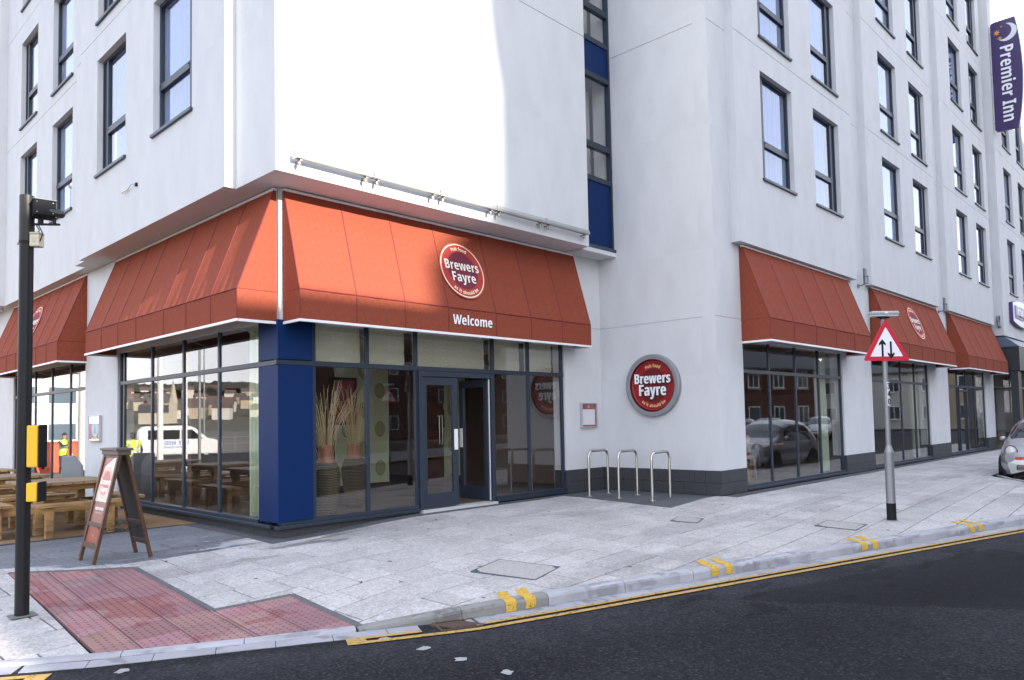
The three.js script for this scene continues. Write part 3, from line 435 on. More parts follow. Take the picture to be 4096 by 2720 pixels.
// rooms behind the glass
{
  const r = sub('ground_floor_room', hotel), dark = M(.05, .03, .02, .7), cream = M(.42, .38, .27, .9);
  part('carpet', bx(.26, 59, .02, .15, -22, -.12).translate(0, 0, 0), M(.13, .09, .05, .95, { map: rep(tFabric, .3) }), r); part('carpet', bx(7.45, 59, .02, .15, -.12, 2.5), M(.21, .15, .085, .95, { map: rep(tFabric, .3) }), r);
  parts('ceiling', [bx(.26, 59, 3.3, 3.4, -22, -.26), bx(7.45, 59, 3.3, 3.4, -.26, 2.35)], M(.35, .34, .31, .9), r);
  const paper = ctex(512, 512, (g, w, h) => { g.fillStyle = '#b6bf9b'; g.fillRect(0, 0, w, h); const leaf = (x, y) => { g.save(); g.translate(x, y); g.strokeStyle = '#6b6743'; g.lineWidth = 4; g.fillStyle = '#9ba17a'; g.beginPath(); g.ellipse(0, 0, 78, 98, 0, 0, 7); g.fill(); g.stroke(); g.lineWidth = 3; for (let k = -3; k <= 3; k++) { g.beginPath(); g.ellipse(0, 0, Math.abs(k) * 24 + 1, 94, 0, k < 0 ? 1.57 : -1.57, k < 0 ? 4.71 : 1.57); g.stroke(); } g.beginPath(); g.moveTo(0, 98); g.lineTo(6, 128); g.stroke(); g.restore(); }; for (const [x, y] of [[128, 128], [384, 384], [384, -128], [128, 640], [640, 128], [-128, 384], [640, 640]]) leaf(x, y); });
  paper.wrapS = paper.wrapT = THREE.RepeatWrapping; const wp = M(1, 1, 1, .9, { map: rep(paper, .8) });
  parts('wallpaper', [bx(3.15, 4.42, .15, 3.3, -3.56, -3.5), bx(5.15, 6.6, .15, 3.3, -3.56, -3.5)], wp, r);
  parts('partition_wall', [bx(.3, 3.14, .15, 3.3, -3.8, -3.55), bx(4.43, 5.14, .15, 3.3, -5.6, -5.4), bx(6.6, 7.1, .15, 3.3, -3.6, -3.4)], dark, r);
  parts('skirting', [bx(3.15, 4.42, .15, .3, -3.5, -3.47), bx(5.15, 6.6, .15, .3, -3.5, -3.47)], M(.06, .03, .02, .5), r);
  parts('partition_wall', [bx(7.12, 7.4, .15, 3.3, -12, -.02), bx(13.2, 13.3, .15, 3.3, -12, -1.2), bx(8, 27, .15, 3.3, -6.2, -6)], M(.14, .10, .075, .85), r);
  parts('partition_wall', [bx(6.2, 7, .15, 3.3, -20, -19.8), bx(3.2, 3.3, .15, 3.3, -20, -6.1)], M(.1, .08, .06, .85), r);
  const d = sub('inner_door', hotel, [4.75, .15, -3.1]); part('leaf', [rb(-.02, .82, 0, 2.2, -.03, .03, .004)], M(.13, .05, .02, .45, { map: rep(tWood, .9, .6) }), d); part('handle', [tube([[.66, .9, .03], [.66, .9, .08], [.66, 1.5, .08], [.66, 1.5, .03]], .011), tube([[.74, .9, .03], [.74, .9, .08], [.74, 1.5, .08], [.74, 1.5, .03]], .011)], steel, d);
}
// roman blinds over the entrance panes, curtains beside the mullions
{
  const blindM = P(.82, .84, .64, .95, { transmission: .3, thickness: 0, map: rep(tFabric, .2) });
  const wins = [[.58, 1.40], [1.47, 2.24], [2.4, 4.0], [4.12, 4.9], [5.03, 5.8]];
  wins.forEach(([a, b], i) => { const t = thing('roman_blind', ['pale green roman blind above the pane beside the blue corner pillar', 'pale green roman blind above the glass pane next to the doors', 'wide pale green roman blind over the double entrance doors', 'pale green roman blind above the pane on the hinge side of the open door', 'pale green roman blind beside the white wall with the menu case'][i], 'blind', [a, 2.36, -.14], 0, 'blinds over the entrance glass');
    part('fabric', quadGrid((u, v) => [u * (b - a), .06 + v * .62 + .003 * Math.sin(u * 20 + v * 3), -.012 + .02 * Math.pow(Math.abs(Math.sin(v * 9.4)), .6) * (1 - v * .6)], 30, 24), blindM, t); part('hem', rb(0, b - a, .02, .065, -.006, .012, .004), blindM, t); part('headrail', rb(0, b - a, .66, .74, -.03, .02, .004), whiteMetal, t); });
  const cur = (pos, ry, w, label) => { const t = thing('curtain', label, 'curtain', pos, ry); part('fabric', quadGrid((u, v) => [u * w + .01 * Math.sin(v * 5), v * 2.7, .05 * Math.sin(u * 25) + .02 * Math.sin(u * 61 + 1) + .01 * Math.sin(v * 4 + u * 9)], 60, 12), curtainM, t); part('tape', rb(-.01, w + .01, 2.7, 2.76, -.05, .05, .004), curtainM, t); };
  cur([.17, .2, -1.12], -Math.PI / 2, .5, 'pale green curtain inside the side glazing beside the blue corner pillar'); cur([12.35, .2, 2.32], 0, .5, 'pale green curtain inside the street window under the plain awning');
  cur([19.4, .2, 2.32], 0, .4, 'pale green curtain inside the street window under the awning with a crest');
}
// ------------------------------------------------------------------ crests and signs
function arcText(g, s, r, mid, cw, size, fill) { // letters along a circle
  g.font = 'bold ' + size + 'px sans-serif'; g.fillStyle = fill; g.textAlign = 'center'; g.textBaseline = 'middle'; const ws = [...s].map(c => g.measureText(c).width), tot = ws.reduce((a, b) => a + b, 0); let a = mid - cw * tot / r / 2;
  [...s].forEach((c, i) => { a += cw * ws[i] / r / 2; g.save(); g.translate(Math.cos(a) * r, Math.sin(a) * r); g.rotate(a + (cw > 0 ? Math.PI / 2 : -Math.PI / 2)); g.fillText(c, 0, 0); g.restore(); a += cw * ws[i] / r / 2; });
}
function crest(style) {
  return ctex(1024, 1024, (g, w) => {
    const R = w / 2; g.translate(R, R); const disc = (r, c) => { g.fillStyle = c; g.beginPath(); g.arc(0, 0, r * R, 0, 7); g.fill(); };
    if (style === 'wall') { disc(1, '#5e0a10'); disc(.93, '#8d0f18'); disc(.66, '#5c0a12'); }
    else { disc(1, '#b04a3c'); disc(.955, '#e9dcc0'); disc(.915, '#a8352f'); disc(.66, '#6d2138'); }
    const cream = style === 'wall' ? '#e2c98a' : '#efe4c6';
    arcText(g, 'Pub food', R * (style === 'wall' ? .78 : .78), -Math.PI / 2, 1, R * .17, cream); arcText(g, 'as it should be', R * .79, Math.PI / 2, -1, R * .165, cream);
    if (style !== 'wall') { const word = (s, y, sz, wd) => { g.font = 'bold ' + sz + 'px sans-serif'; g.textAlign = 'center'; g.textBaseline = 'middle'; g.save(); g.translate(0, y); g.scale(wd / g.measureText(s).width, 1); g.fillStyle = '#3d1020'; g.fillText(s, 5, 9); g.fillStyle = '#eee8dc'; g.fillText(s, 0, 0); g.restore(); }; word('Brewers', -R * .17, R * .46, R * 1.56); word('Fayre', R * .24, R * .46, R * 1.1); }
  });
}
const crestAwn = M(1, 1, 1, .8, { map: crest('awning') }), crestWall = M(1, 1, 1, .5, { map: crest('wall') });
// ------------------------------------------------------------------ awnings
function awning(label, pos, ry, seams, d, logoAt, pole) {
  const t = thing('awning', label, 'awning', pos, ry, 'rust red awnings'), L0 = seams[0], L1 = seams[seams.length - 1], yt = 4.742, yv = 3.335, yb = 2.93, z0 = .07, sd = (L0 * 7.3 + d) % 9;
  const nrm = [0, (d - z0), (yt - yv)], nl = Math.hypot(...nrm), ny = nrm[1] / nl, nz = nrm[2] / nl;
  const uvM = (u, v, q) => [q[0], q[1]];
  for (let i = 0; i < seams.length - 1; i++) {
    const a = seams[i], b = seams[i + 1], k = i * 3.1 + sd;
    part('panel', quadGrid((u, v) => { const x = lerp(a, b, u), w = Math.sin(Math.PI * u), e = Math.sin(Math.PI * clamp(.06 + .9 * (1 - v))), s = -.030 * w * e + .010 * w * Math.pow(1 - v, 2) * Math.sin(u * 21 + k + 2 * v) + .012 * w * (fbm(u * 3 + k, v * 4 + u * 3, 3) - .5); return [x, lerp(yv, yt, v) + s * ny, lerp(d, z0, v) + s * nz]; }, 18, 24, uvM), awnM, t);
    part('valance', quadGrid((u, v) => { const w = Math.sin(Math.PI * u), s = -.006 * w + .014 * w * (fbm(u * 5 + k, v * 2 + 3 * u, 3) - .5); return [lerp(a, b, u), lerp(yb, yv, v), d + s]; }, 14, 8, uvM), awnM, t);
  }
  for (const x of [L0, L1]) { const s = new THREE.Shape([[0, yt], [z0, yt], [d, yv], [d, yb], [0, yb]].map(p => new THREE.Vector2(...p))); part('cheek', buv(new THREE.ExtrudeGeometry(s, { depth: .004, bevelEnabled: false }).rotateY(-Math.PI / 2).translate(x + (x === L0 ? .002 : -.001), 0, 0)), awnM, t); }
  for (const x of seams) part('piping', [rod([x, yt, z0], [x, yv, d], .008, 6), rod([x, yv, d + .002], [x, yb, d + .002], .006, 6)], pipeM, t);
  part('piping', [rod([L0, yv, d], [L1, yv, d], .0085, 6), rod([L0, yv, 0], [L0, yv, d], .005, 6), rod([L1, yv, 0], [L1, yv, d], .005, 6)], pipeM, t);
  part('rail', [rb(L0 - .012, L1 + .012, 2.894, 2.932, d - .012, d + .016, .006), rb(L0 - .012, L0 + .012, 2.894, 2.932, 0.005, d - .013, .005), rb(L1 - .012, L1 + .012, 2.894, 2.932, .005, d - .013, .005), rb(L0, L1, yt, yt + .035, .03, z0 + .012, .005)], whiteMetal, t);
  for (let i = 1; i < seams.length - 1; i += 2) part('strut', rod([seams[i], 2.92, d - .02], [seams[i], 3.06, .03], .012, 8), alu, t);
  if (logoAt) { const g = new THREE.CircleGeometry(.49, 48); const ang = Math.atan2(d - z0, yt - yv); g.scale(1, 1.03, 1).rotateX(-ang); const y = logoAt[1], z = lerp(z0, d, (yt - y) / (yt - yv)); part('printed_crest', g.translate(logoAt[0], y + ny * .009, z + nz * .009), crestAwn, t); }
  return t;
}
const aw1 = awning('rust red awning over the entrance with a crest and the word Welcome', [0, 0, 0], 0, [.04, .94, 1.8, 2.66, 3.72, 4.59, 5.44, 6.28], .47, [3.14, 4.0]);
part('lettering', text3d('Welcome', .155, .004, .87).translate(3.18, 3.075, .477), M(.85, .85, .85, .7), aw1);
awning('plain rust red awning beside the entrance, reaching over the terrace side glazing', [0, 0, -6.14], -Math.PI / 2, [0, .88, 1.72, 2.56, 3.70, 4.53, 5.35, 6.135], .6);
awning('rust red awning with a crest further along the terrace side', [0, 0, -13.75], -Math.PI / 2, [0, .85, 1.7, 2.55, 3.4, 4.25, 5.05, 5.85], .6, [3.0, 3.95]);
awning('plain rust red awning on the street side next to the round wall sign', [0, 0, 2.66], 0, [8.1, 9.16, 10.22, 11.28, 12.34, 13.4], .57);
awning('rust red awning with a crest between two plain ones on the street side', [0, 0, 2.66], 0, [15.13, 16.27, 17.4, 18.53, 19.66, 20.8], .57, [17.8, 4.02]);
awning('plain rust red awning on the street side against the dark shop front', [0, 0, 2.66], 0, [22.3, 23.44, 24.58, 25.72, 26.86, 28.0], .57);
// ------------------------------------------------------------------ round wall sign
{
  const t = thing('round_sign', 'round red pub sign in a grey ring on the white return wall', 'sign', [7.135, 2.14, 1.31], -Math.PI / 2);
  const lathe = (p, n = 72) => new THREE.LatheGeometry(p.map(q => new THREE.Vector2(...q)), n).rotateX(Math.PI / 2);
  part('ring', lathe([[.5, .0], [.60, .0], [.605, .02], [.60, .085], [.59, .095], [.515, .095], [.505, .085]]), M(.27, .28, .30, .45, { metalness: .3 }), t);
  part('rim', lathe([[.506, .09], [.5, .03], [.47, .025]]), M(.13, .012, .016, .35), t);
  part('face', new THREE.CircleGeometry(.492, 72).translate(0, 0, .035), crestWall, t);
  part('boss', lathe([[.492, .032], [.488, .05], [.47, .058], [.45, .05], [.448, .036]]), M(.24, .016, .022, .35), t);
  const wm = M(.85, .86, .88, .4), sh = M(.02, .03, .07, .5);
  part('lettering', [text3d('Brewers', .19, .022, .80).translate(0, .045, .05), text3d('Fayre', .215, .022, .60).translate(0, -.19, .05)], wm, t);
  part('lettering_back', [text3d('Brewers', .19, .014, .82).translate(.006, .040, .036), text3d('Fayre', .215, .014, .62).translate(.006, -.196, .036)], sh, t);
}
// menu cases
{
  const menu = (pos, ry, w, h, label, draw) => { const t = thing('menu_case', label, 'menu case', pos, ry); part('frame', [rb(-w / 2, w / 2, h - .022, h, 0, .06, .004), rb(-w / 2, w / 2, 0, .022, 0, .06, .004), rb(-w / 2, -w / 2 + .022, .022, h - .022, 0, .06, .004), rb(w / 2 - .022, w / 2, .022, h - .022, 0, .06, .004)], alu, t); part('poster', new THREE.PlaneGeometry(w - .044, h - .044).translate(0, h / 2, .03), M(1, 1, 1, .6, { map: ctex(256, 256, draw) }), t); part('cover', bx(-w / 2 + .022, w / 2 - .022, .022, h - .022, .048, .051), glass, t); };
  menu([6.65, 1.355, .057], 0, .5, .49, 'menu case with a blank sheet on the white wall by the cycle hoops', (g, w, h) => { g.fillStyle = '#8f1d25'; g.fillRect(0, 0, w, h); g.fillStyle = '#dcdce0'; g.fillRect(18, 62, w - 36, h - 80); g.fillStyle = '#d8c3a8'; g.beginPath(); g.arc(w / 2, 32, 20, 0, 7); g.fill(); g.fillStyle = '#a02028'; g.beginPath(); g.arc(w / 2, 32, 17, 0, 7); g.fill(); g.fillStyle = '#eee'; g.font = 'bold 9px sans-serif'; g.textAlign = 'center'; g.fillText('Brewers', w / 2, 31); g.fillText('Fayre', w / 2, 41); });
  menu([-.057, 1.27, -7.25], -Math.PI / 2, .66, .52, 'colourful poster case on the white pier above the picnic tables', (g, w, h) => { g.fillStyle = '#8a5a35'; g.fillRect(0, 0, w, h); g.fillStyle = '#c33a20'; g.fillRect(0, 60, 46, h - 60); g.fillRect(210, 60, 46, h - 60); g.fillStyle = '#cfd4dc'; g.beginPath(); g.ellipse(128, 130, 82, 92, 0, 0, 7); g.fill(); g.fillStyle = '#8fa0b8'; g.beginPath(); g.moveTo(90, 180); g.lineTo(130, 70); g.lineTo(165, 190); g.fill(); g.fillStyle = '#d9a520'; g.fillRect(60, 222, 130, 20); g.fillStyle = '#b02018'; g.fillRect(0, 240, w, 16); });
}
// ------------------------------------------------------------------ projecting hotel sign and oval sign
{
  const t = thing('projecting_sign', 'tall purple projecting hotel sign with a crescent moon high on the facade', 'sign', [28.72, 12.35, 3.12], -Math.PI / 2);   // local x runs out from the wall (+z)
  const s = new THREE.Shape(); s.moveTo(0, .12); s.quadraticCurveTo(0, 0, .12, 0); s.lineTo(.74, .0); s.bezierCurveTo(1.02, 1.4, 1.02, 2.9, .78, 4.3); s.lineTo(.14, 4.3); s.quadraticCurveTo(0, 4.3, 0, 4.16); s.lineTo(0, .12);
  part('panel', new THREE.ExtrudeGeometry(s, { depth: .14, bevelEnabled: true, bevelSize: .012, bevelThickness: .012, bevelSegments: 2, curveSegments: 16 }).translate(0, 0, -.07), P(.03, .010, .095, .4, { clearcoat: .2 }), t);
  part('lettering', text3d('Premier Inn', .44, .012, 2.95).rotateZ(-Math.PI / 2).translate(.28, 1.78, .085), M(.8, .8, .84, .5), t);
  const m = new THREE.Shape(); m.absarc(0, 0, .34, -2.75, 1.5, false); m.absarc(-.13, .06, .30, 1.15, -2.35, true);
  part('moon', new THREE.ExtrudeGeometry(m, { depth: .012, bevelEnabled: false, curveSegments: 24 }).translate(.52, 3.78, .083), M(.66, .68, .78, .5), t);
  for (const [x, y, r] of [[.2, 3.85, .13], [.3, 3.62, .08], [.36, 4.05, .05]]) { const st = new THREE.Shape(); for (let i = 0; i < 16; i++) { const a = i / 16 * 6.283, q = i % 2 ? r * .4 : r; st[i ? 'lineTo' : 'moveTo'](x + Math.cos(a) * q, y + Math.sin(a) * q); } part('star', new THREE.ExtrudeGeometry(st, { depth: .01, bevelEnabled: false }).translate(0, 0, .083), M(.65, .28, .05, .5), t); }
  part('edge', new THREE.TubeGeometry(new THREE.CubicBezierCurve3(new THREE.Vector3(.755, 0, 0), new THREE.Vector3(1.035, 1.4, 0), new THREE.Vector3(1.035, 2.9, 0), new THREE.Vector3(.795, 4.3, 0)), 24, .022, 6), M(.5, .65, .75, .3), t);
  for (const y of [.35, 2.3, 3.9]) part('bracket', rb(-.34, .02, y, y + .05, -.03, .03, .004), alu, t);
  const o = thing('oval_sign', 'white hotel name board with purple edge above the dark shop front', 'sign', [31.4, 4.85, 3.06]);
  const q = new THREE.Shape(); q.moveTo(-1.7, .2); q.quadraticCurveTo(0, -.12, 1.7, .2); q.lineTo(1.7, .95); q.quadraticCurveTo(0, 1.3, -1.7, .95); q.lineTo(-1.7, .2);
  part('board', new THREE.ExtrudeGeometry(q, { depth: .12, bevelEnabled: false, curveSegments: 20 }), M(.06, .02, .16, .4), o); part('face', new THREE.ExtrudeGeometry(q, { depth: .012, bevelEnabled: false, curveSegments: 20 }).translate(0, -.57, 0).scale(.975, .95, 1).translate(0, .57, .12), M(.8, .8, .82, .4), o);
  part('plate', rb(-1.45, 1.45, .34, .84, .133, .16, .004), M(.28, .26, .36, .5), o); part('lettering', text3d('Premier Inn', .36, .06, 2.6).translate(0, .45, .162), M(.78, .76, .84, .5), o);
}
// floodlight rail on the corner box
{
  const t = thing('floodlight_rail', 'long slim floodlight rail bracketed on the sunlit white wall above the entrance awning', 'light', [-.2, 4.965, .66]);
  for (let i = 0; i < 5; i++) { const a = i * 1.221, b = a + 1.214; const s = new THREE.Shape([[.07, .0], [.15, .0], [.155, .03], [.13, .085], [.10, .085], [.07, .05]].map(p => new THREE.Vector2(...p)));
    part('trough', new THREE.ExtrudeGeometry(s, { depth: b - a, bevelEnabled: false }).rotateY(-Math.PI / 2).translate(b, 0, 0), M(.36, .36, .35, .4, { metalness: .4 }), t); part('end_plate', rb(a, a + .008, -.012, .092, .06, .162, .002), alu, t);
    for (const x of [a + .09, b - .1]) { part('bracket', [rb(x - .016, x + .016, -.028, -.004, .0, .13, .003), cyl(.024, .024, -.07, -.03, x - .01, .09, 10), cyl(.013, .013, -.09, -.06, x - .01, .09, 8)], M(.3, .29, .27, .4, { metalness: .5 }), t); } }
}
// wall lights between the bays
{
  const ul = (pos, ry, label) => { const t = thing('wall_light', label, 'light', pos, ry, 'wall lights between the awnings'); part('bracket', [new THREE.CylinderGeometry(.05, .05, .03, 16).rotateX(Math.PI / 2).translate(0, 0, .015), tube([[0, 0, .02], [0, .01, .12], [0, .05, .19]], .016)], M(.16, .18, .2, .4), t); const g = new THREE.CylinderGeometry(.062, .062, .20, 18); part('lamp_body', g.translate(0, .13, .2), M(.2, .22, .24, .35, { metalness: .5 }), t); const v = new THREE.CylinderGeometry(.064, .064, .20, 18, 1, true, Math.PI * .5, Math.PI); part('visor', v.translate(0, .32, .2), M(.2, .22, .24, .35, { metalness: .5, side: 2 }), t); part('band', new THREE.TorusGeometry(.064, .006, 6, 18).rotateX(Math.PI / 2).translate(0, .20, .2), darkMetal, t); };
  ul([14.35, 4.72, 2.66], 0, 'grey wall light between the plain awning and the crested one'); ul([21.4, 4.72, 2.66], 0, 'grey wall light between the crested awning and the last plain one'); ul([28.6, 4.75, 2.92], -Math.PI / 2, 'grey wall light on the return by the dark shop front'); ul([-.285, 4.72, -13.95], -Math.PI / 2, 'grey wall light past the crested terrace awning');
  const w = thing('loose_cable', 'short loose cable end hanging from the white side wall', 'cable', [-.575, 5.57, -3.64], -Math.PI / 2); part('plug', rb(-.03, .03, -.03, .03, 0, .03, .01), black, w); part('wire', tube([[0, 0, .03], [-.15, .03, .04], [-.32, -.01, .03]], .006), M(.3, .35, .4, .5), w); part('tail', tube([[-.32, -.01, .03], [-.5, .0, .03], [-.62, -.01, .03]], .012), M(.75, .68, .45, .5), w);
}
// ------------------------------------------------------------------ cycle hoops
[[.70, 'steel cycle hoop next to the menu case'], [1.33, 'middle steel cycle hoop under the round sign'], [2.0, 'steel cycle hoop next to the outer wall corner']].forEach(([z, label], i) => {
  const x = 5.83 + i * .05, y = gy(x + .3, z), t = thing('cycle_hoop', label, 'cycle hoop', [x, y, z], .06, 'steel cycle hoops'); const r = .13, w = .63, h = .83, pts = [[0, -.02, 0], [0, h * .5, 0], [0, h - r, 0]]; const path = new THREE.CurvePath(); const V = (a, b) => new THREE.Vector3(a, b, 0);
  path.add(new THREE.LineCurve3(V(0, -.02), V(0, h - r))); path.add(new THREE.QuadraticBezierCurve3(V(0, h - r), V(0, h), V(r, h))); path.add(new THREE.LineCurve3(V(r, h), V(w - r, h))); path.add(new THREE.QuadraticBezierCurve3(V(w - r, h), V(w, h), V(w, h - r))); path.add(new THREE.LineCurve3(V(w, h - r), V(w, -.02)));
  part('tube', new THREE.TubeGeometry(path, 90, .024, 14), steel, t); for (const a of [0, w]) part('flange', cyl(.055, .05, .0, .008, a, 0, 20), M(.35, .33, .3, .5, { metalness: .6 }), t);
});
// ------------------------------------------------------------------ access covers in the pavement
[[.84, 3.6, .64, .78, .28, 'recessed paved access cover with dark rim by the first painted kerb marks'], [4.79, 3.36, .45, .4, .3, 'recessed paved access cover with dark rim out from the cycle hoops'], [5.81, 5.23, .54, .56, .06, 'recessed paved access cover with dark rim beside the sign post']].forEach(([x, z, w, d, a, label]) => {
  const t = thing('access_cover', label, 'cover', [x, gy(x, z) + .005, z], a), sl = Math.atan2(gy(x, z + .3) - gy(x, z - .3), .6), sx = Math.atan2(gy(x + .3, z) - gy(x - .3, z), .6); t.rotation.set(-sl, a, sx, 'YXZ');
  const rm = M(.11, .13, .15, .5, { metalness: .5 }); part('rim', [bx(-w / 2, w / 2, -.02, .004, -d / 2, -d / 2 + .013), bx(-w / 2, w / 2, -.02, .004, d / 2 - .013, d / 2), bx(-w / 2, -w / 2 + .013, -.02, .004, -d / 2 + .013, d / 2 - .013), bx(w / 2 - .013, w / 2, -.02, .004, -d / 2 + .013, d / 2 - .013)], rm, t);
  const tri = (sx, sz) => { const s = new THREE.Shape([[0, 0], [.1, 0], [0, .1]].map(p => new THREE.Vector2(...p))); const g = new THREE.ExtrudeGeometry(s, { depth: .02, bevelEnabled: false }).rotateX(Math.PI / 2); g.scale(sx, 1, sz); return buv(g.translate(-sx * (w / 2 - .01), .0045, -sz * (d / 2 - .01))); };
  part('corner_plate', tri(1, 1), rm, t); part('corner_plate', tri(-1, -1), rm, t); part('infill', bx(-w / 2 + .014, w / 2 - .014, -.02, .003, -d / 2 + .014, d / 2 - .014), M(.62, .59, .56, .88, { map: rep(tStone, .5) }), t);
});
// ------------------------------------------------------------------ warning sign on its lit post
function warningSign(pos, ry, label) {
  const t = thing('warning_sign', label, 'road sign', pos, 0); 
  part('post', [cyl(.064, .064, .25, 1.0, 0, 0, 24), cyl(.064, .036, 1.0, 1.1, 0, 0, 24), cyl(.036, .034, 1.1, 3.0, 0, 0, 24)], galv, t); part('black_band', cyl(.066, .066, -.02, .255, 0, 0, 24), black, t); part('collar', cyl(.085, .08, .0, .012, 0, 0, 24), M(.2, .2, .2, .8), t);
  const p = sub('sign_plate', t, [0, 2.35, 0], ry); const tri = (s, r) => { const R = s / Math.sqrt(3), q = new THREE.Shape(), v = [90, 210, 330].map(a => [Math.cos(a * Math.PI / 180) * R, Math.sin(a * Math.PI / 180) * R]); const n = 3; for (let i = 0; i < n; i++) { const A = v[(i + n - 1) % n], B = v[i], C = v[(i + 1) % n], f = (P, Q, d) => { const L = Math.hypot(Q[0] - P[0], Q[1] - P[1]); return [P[0] + (Q[0] - P[0]) * d / L, P[1] + (Q[1] - P[1]) * d / L]; }; const s1 = f(B, A, r), s2 = f(B, C, r); i ? q.lineTo(...s1) : q.moveTo(...s1); q.quadraticCurveTo(B[0], B[1], ...s2); } return q; };
  const ex = (s, d, z) => new THREE.ExtrudeGeometry(s, { depth: d, bevelEnabled: false, curveSegments: 8 }).translate(0, .2, z);
  part('plate', ex(tri(.72, .05), .006, .05), M(.58, .015, .04, .4), p); part('back', ex(tri(.715, .05), .004, .044), M(.3, .3, .3, .5), p); part('panel', ex(tri(.505, .012), .002, .057), M(.82, .82, .84, .45), p);
  const arrow = up => { const k = up ? 1 : -1, s = new THREE.Shape([[-.015, -.13 * k], [.015, -.13 * k], [.015, .055 * k], [.052, .03 * k], [.052, .065 * k], [0, .125 * k], [-.052, .065 * k], [-.052, .03 * k], [-.015, .055 * k]].map(q => new THREE.Vector2(...q))); return new THREE.ExtrudeGeometry(s, { depth: .002, bevelEnabled: false }); };
  part('arrow', arrow(true).translate(-.062, .185, .0595), black, p); part('arrow', arrow(false).translate(.068, .145, .0595), black, p); part('clamp', [rb(-.045, .045, .1, .14, -.04, .048, .004), rb(-.045, .045, .34, .38, -.04, .048, .004)], galv, p);
  const l = sub('sign_light', t, [0, 3.02, 0], ry); part('housing', rb(-.21, .21, .0, .055, -.07, .09, .02, 3), M(.36, .42, .43, .45), l); part('lens', rb(-.2, .2, -.022, .002, -.06, .08, .01, 2), M(.55, .58, .58, .3), l); part('spigot', [cyl(.045, .045, -.06, -.02, 0, 0, 14), rb(-.09, .09, -.045, -.02, -.03, .03, .008)], darkMetal, l); part('sticker', rb(-.02, .03, .018, .04, .0895, .092, .001), whiteMetal, l);
  return t;
}
{
  const py = gy(6.66, 5.64), t = warningSign([6.66, py, 5.64], -.72, 'red triangle two-way traffic sign on a galvanised post with a small light on top');
  const num = sub('post_number', t, [0, 0, 0], -.3); ['3', '4', '0'].forEach((c, i) => part('digit', text3d(c, .085, .004).translate(.012, 1.93 - i * .115, .036), black, num)); part('label_strip', rb(-.02, .034, 1.68, 2.03, .030, .0355, .001), M(.75, .75, .75, .5), num);
  const o = warningSign([12.3, roadY(12) + .12, 14.1], Math.PI + .45, 'red triangle two-way traffic sign standing on the far pavement across the road');
}
// ------------------------------------------------------------------ black pole with cameras and push-button boxes
{
  const x = -3.30, z = 1.37, t = thing('signal_pole', 'tall black signal pole rising through the pavement by the blister paving', 'pole', [x, gy(x, z), z]);
  part('shaft', [cyl(.058, .058, -.05, 3.42, 0, 0, 28)], P(.010, .010, .012, .45, { specularIntensity: .5 }), t); part('cap', cyl(.062, .062, 3.42, 3.85, 0, 0, 28), P(.022, .02, .019, .45, { specularIntensity: .6 }), t); part('joint', cyl(.064, .064, 3.405, 3.425, 0, 0, 28), black, t);
  part('base_plate', rb(-.1, .11, .0, .012, -.085, .085, .003), M(.14, .15, .14, .7), t);
  const yel = M(.80, .46, .015, .45), v = -.68; // the boxes face away along the footway
  const b1 = thing('push_button_box', 'tall yellow push button box on the black signal pole', 'button box', [x, gy(x, z), z], v), b2 = thing('push_button_box', 'small yellow push button box low on the black signal pole', 'button box', [x, gy(x, z), z], v);
  part('housing', rb(.055, .15, 1.34, 1.72, -.075, .075, .012, 2), yel, b1); part('back_plate', rb(.151, .170, 1.335, 1.725, -.072, .072, .01, 2), black, b1); part('cable_gland', cyl(.012, .012, 1.318, 1.336, .165, 0, 8), black, b1);
  part('housing', rb(.055, .148, 1.03, 1.20, -.075, .075, .012, 2), yel, b2); part('back_plate', rb(.149, .168, 1.025, 1.205, -.072, .072, .01, 2), black, b2);
  const c = thing('camera_cluster', 'black detector camera with bracket at the top of the signal pole', 'camera', [x, gy(x, z) + 3.47, z], v); c.scale.setScalar(.8);
  part('arm', [rb(.04, .36, .135, .155, -.02, .02, .004), rb(.05, .075, -.05, .15, -.03, .03, .004), cyl(.03, .03, .15, .20, .15, 0, 14), cyl(.018, .018, .155, .22, .31, .02, 10)], darkMetal, c);
  const hd = sub('camera_head', c, [.19, .31, .02], .55); part('housing', rb(-.11, .11, -.09, .09, -.12, .12, .008), P(.008, .009, .012, .6, { specularIntensity: .3 }), hd); part('hood', rb(-.12, .12, .088, .098, -.15, .13, .003), M(.05, .07, .1, .35), hd); part('window', rb(-.085, .085, -.065, .065, -.126, -.118, .003), M(.08, .13, .19, .15), hd); for (const [a, b] of [[-.08, -.06], [.08, -.06], [-.08, .06], [.08, .06]]) part('screw', new THREE.SphereGeometry(.008, 8, 6).translate(a, b, .122), steel, hd);
  const d2 = sub('detector', c, [.33, .27, .04], .3); part('shell', new THREE.CapsuleGeometry(.048, .10, 6, 16).rotateZ(Math.PI / 2 - .2), M(.02, .02, .02, .3), d2);
  part('cable', [tube([[.1, .14, 0], [.16, .06, .05], [.1, .0, .05], [.06, .04, .05]], .006), tube([[.14, .13, .03], [.2, .02, .06], [.16, -.08, .05], [.12, -.1, .05]], .006)], black, c);
  const jb = thing('junction_box', 'cream junction box strapped below the camera bracket on the black pole', 'junction box', [x, gy(x, z) + 3.37, z], v - .1); jb.scale.setScalar(.72); part('plate', rb(.055, .07, .0, .2, -.05, .05, .003), M(.12, .12, .11, .6), jb); part('body', rb(.07, .19, .0, .155, -.062, .062, .01, 2), M(.55, .49, .36, .55), jb); part('lid', rb(.068, .192, .157, .185, -.064, .064, .008, 2), P(.5, .47, .4, .3, { transmission: .2 }), jb); part('knockout', new THREE.TorusGeometry(.022, .003, 6, 20).translate(.13, .08, .063), M(.45, .4, .3, .6), jb);
}
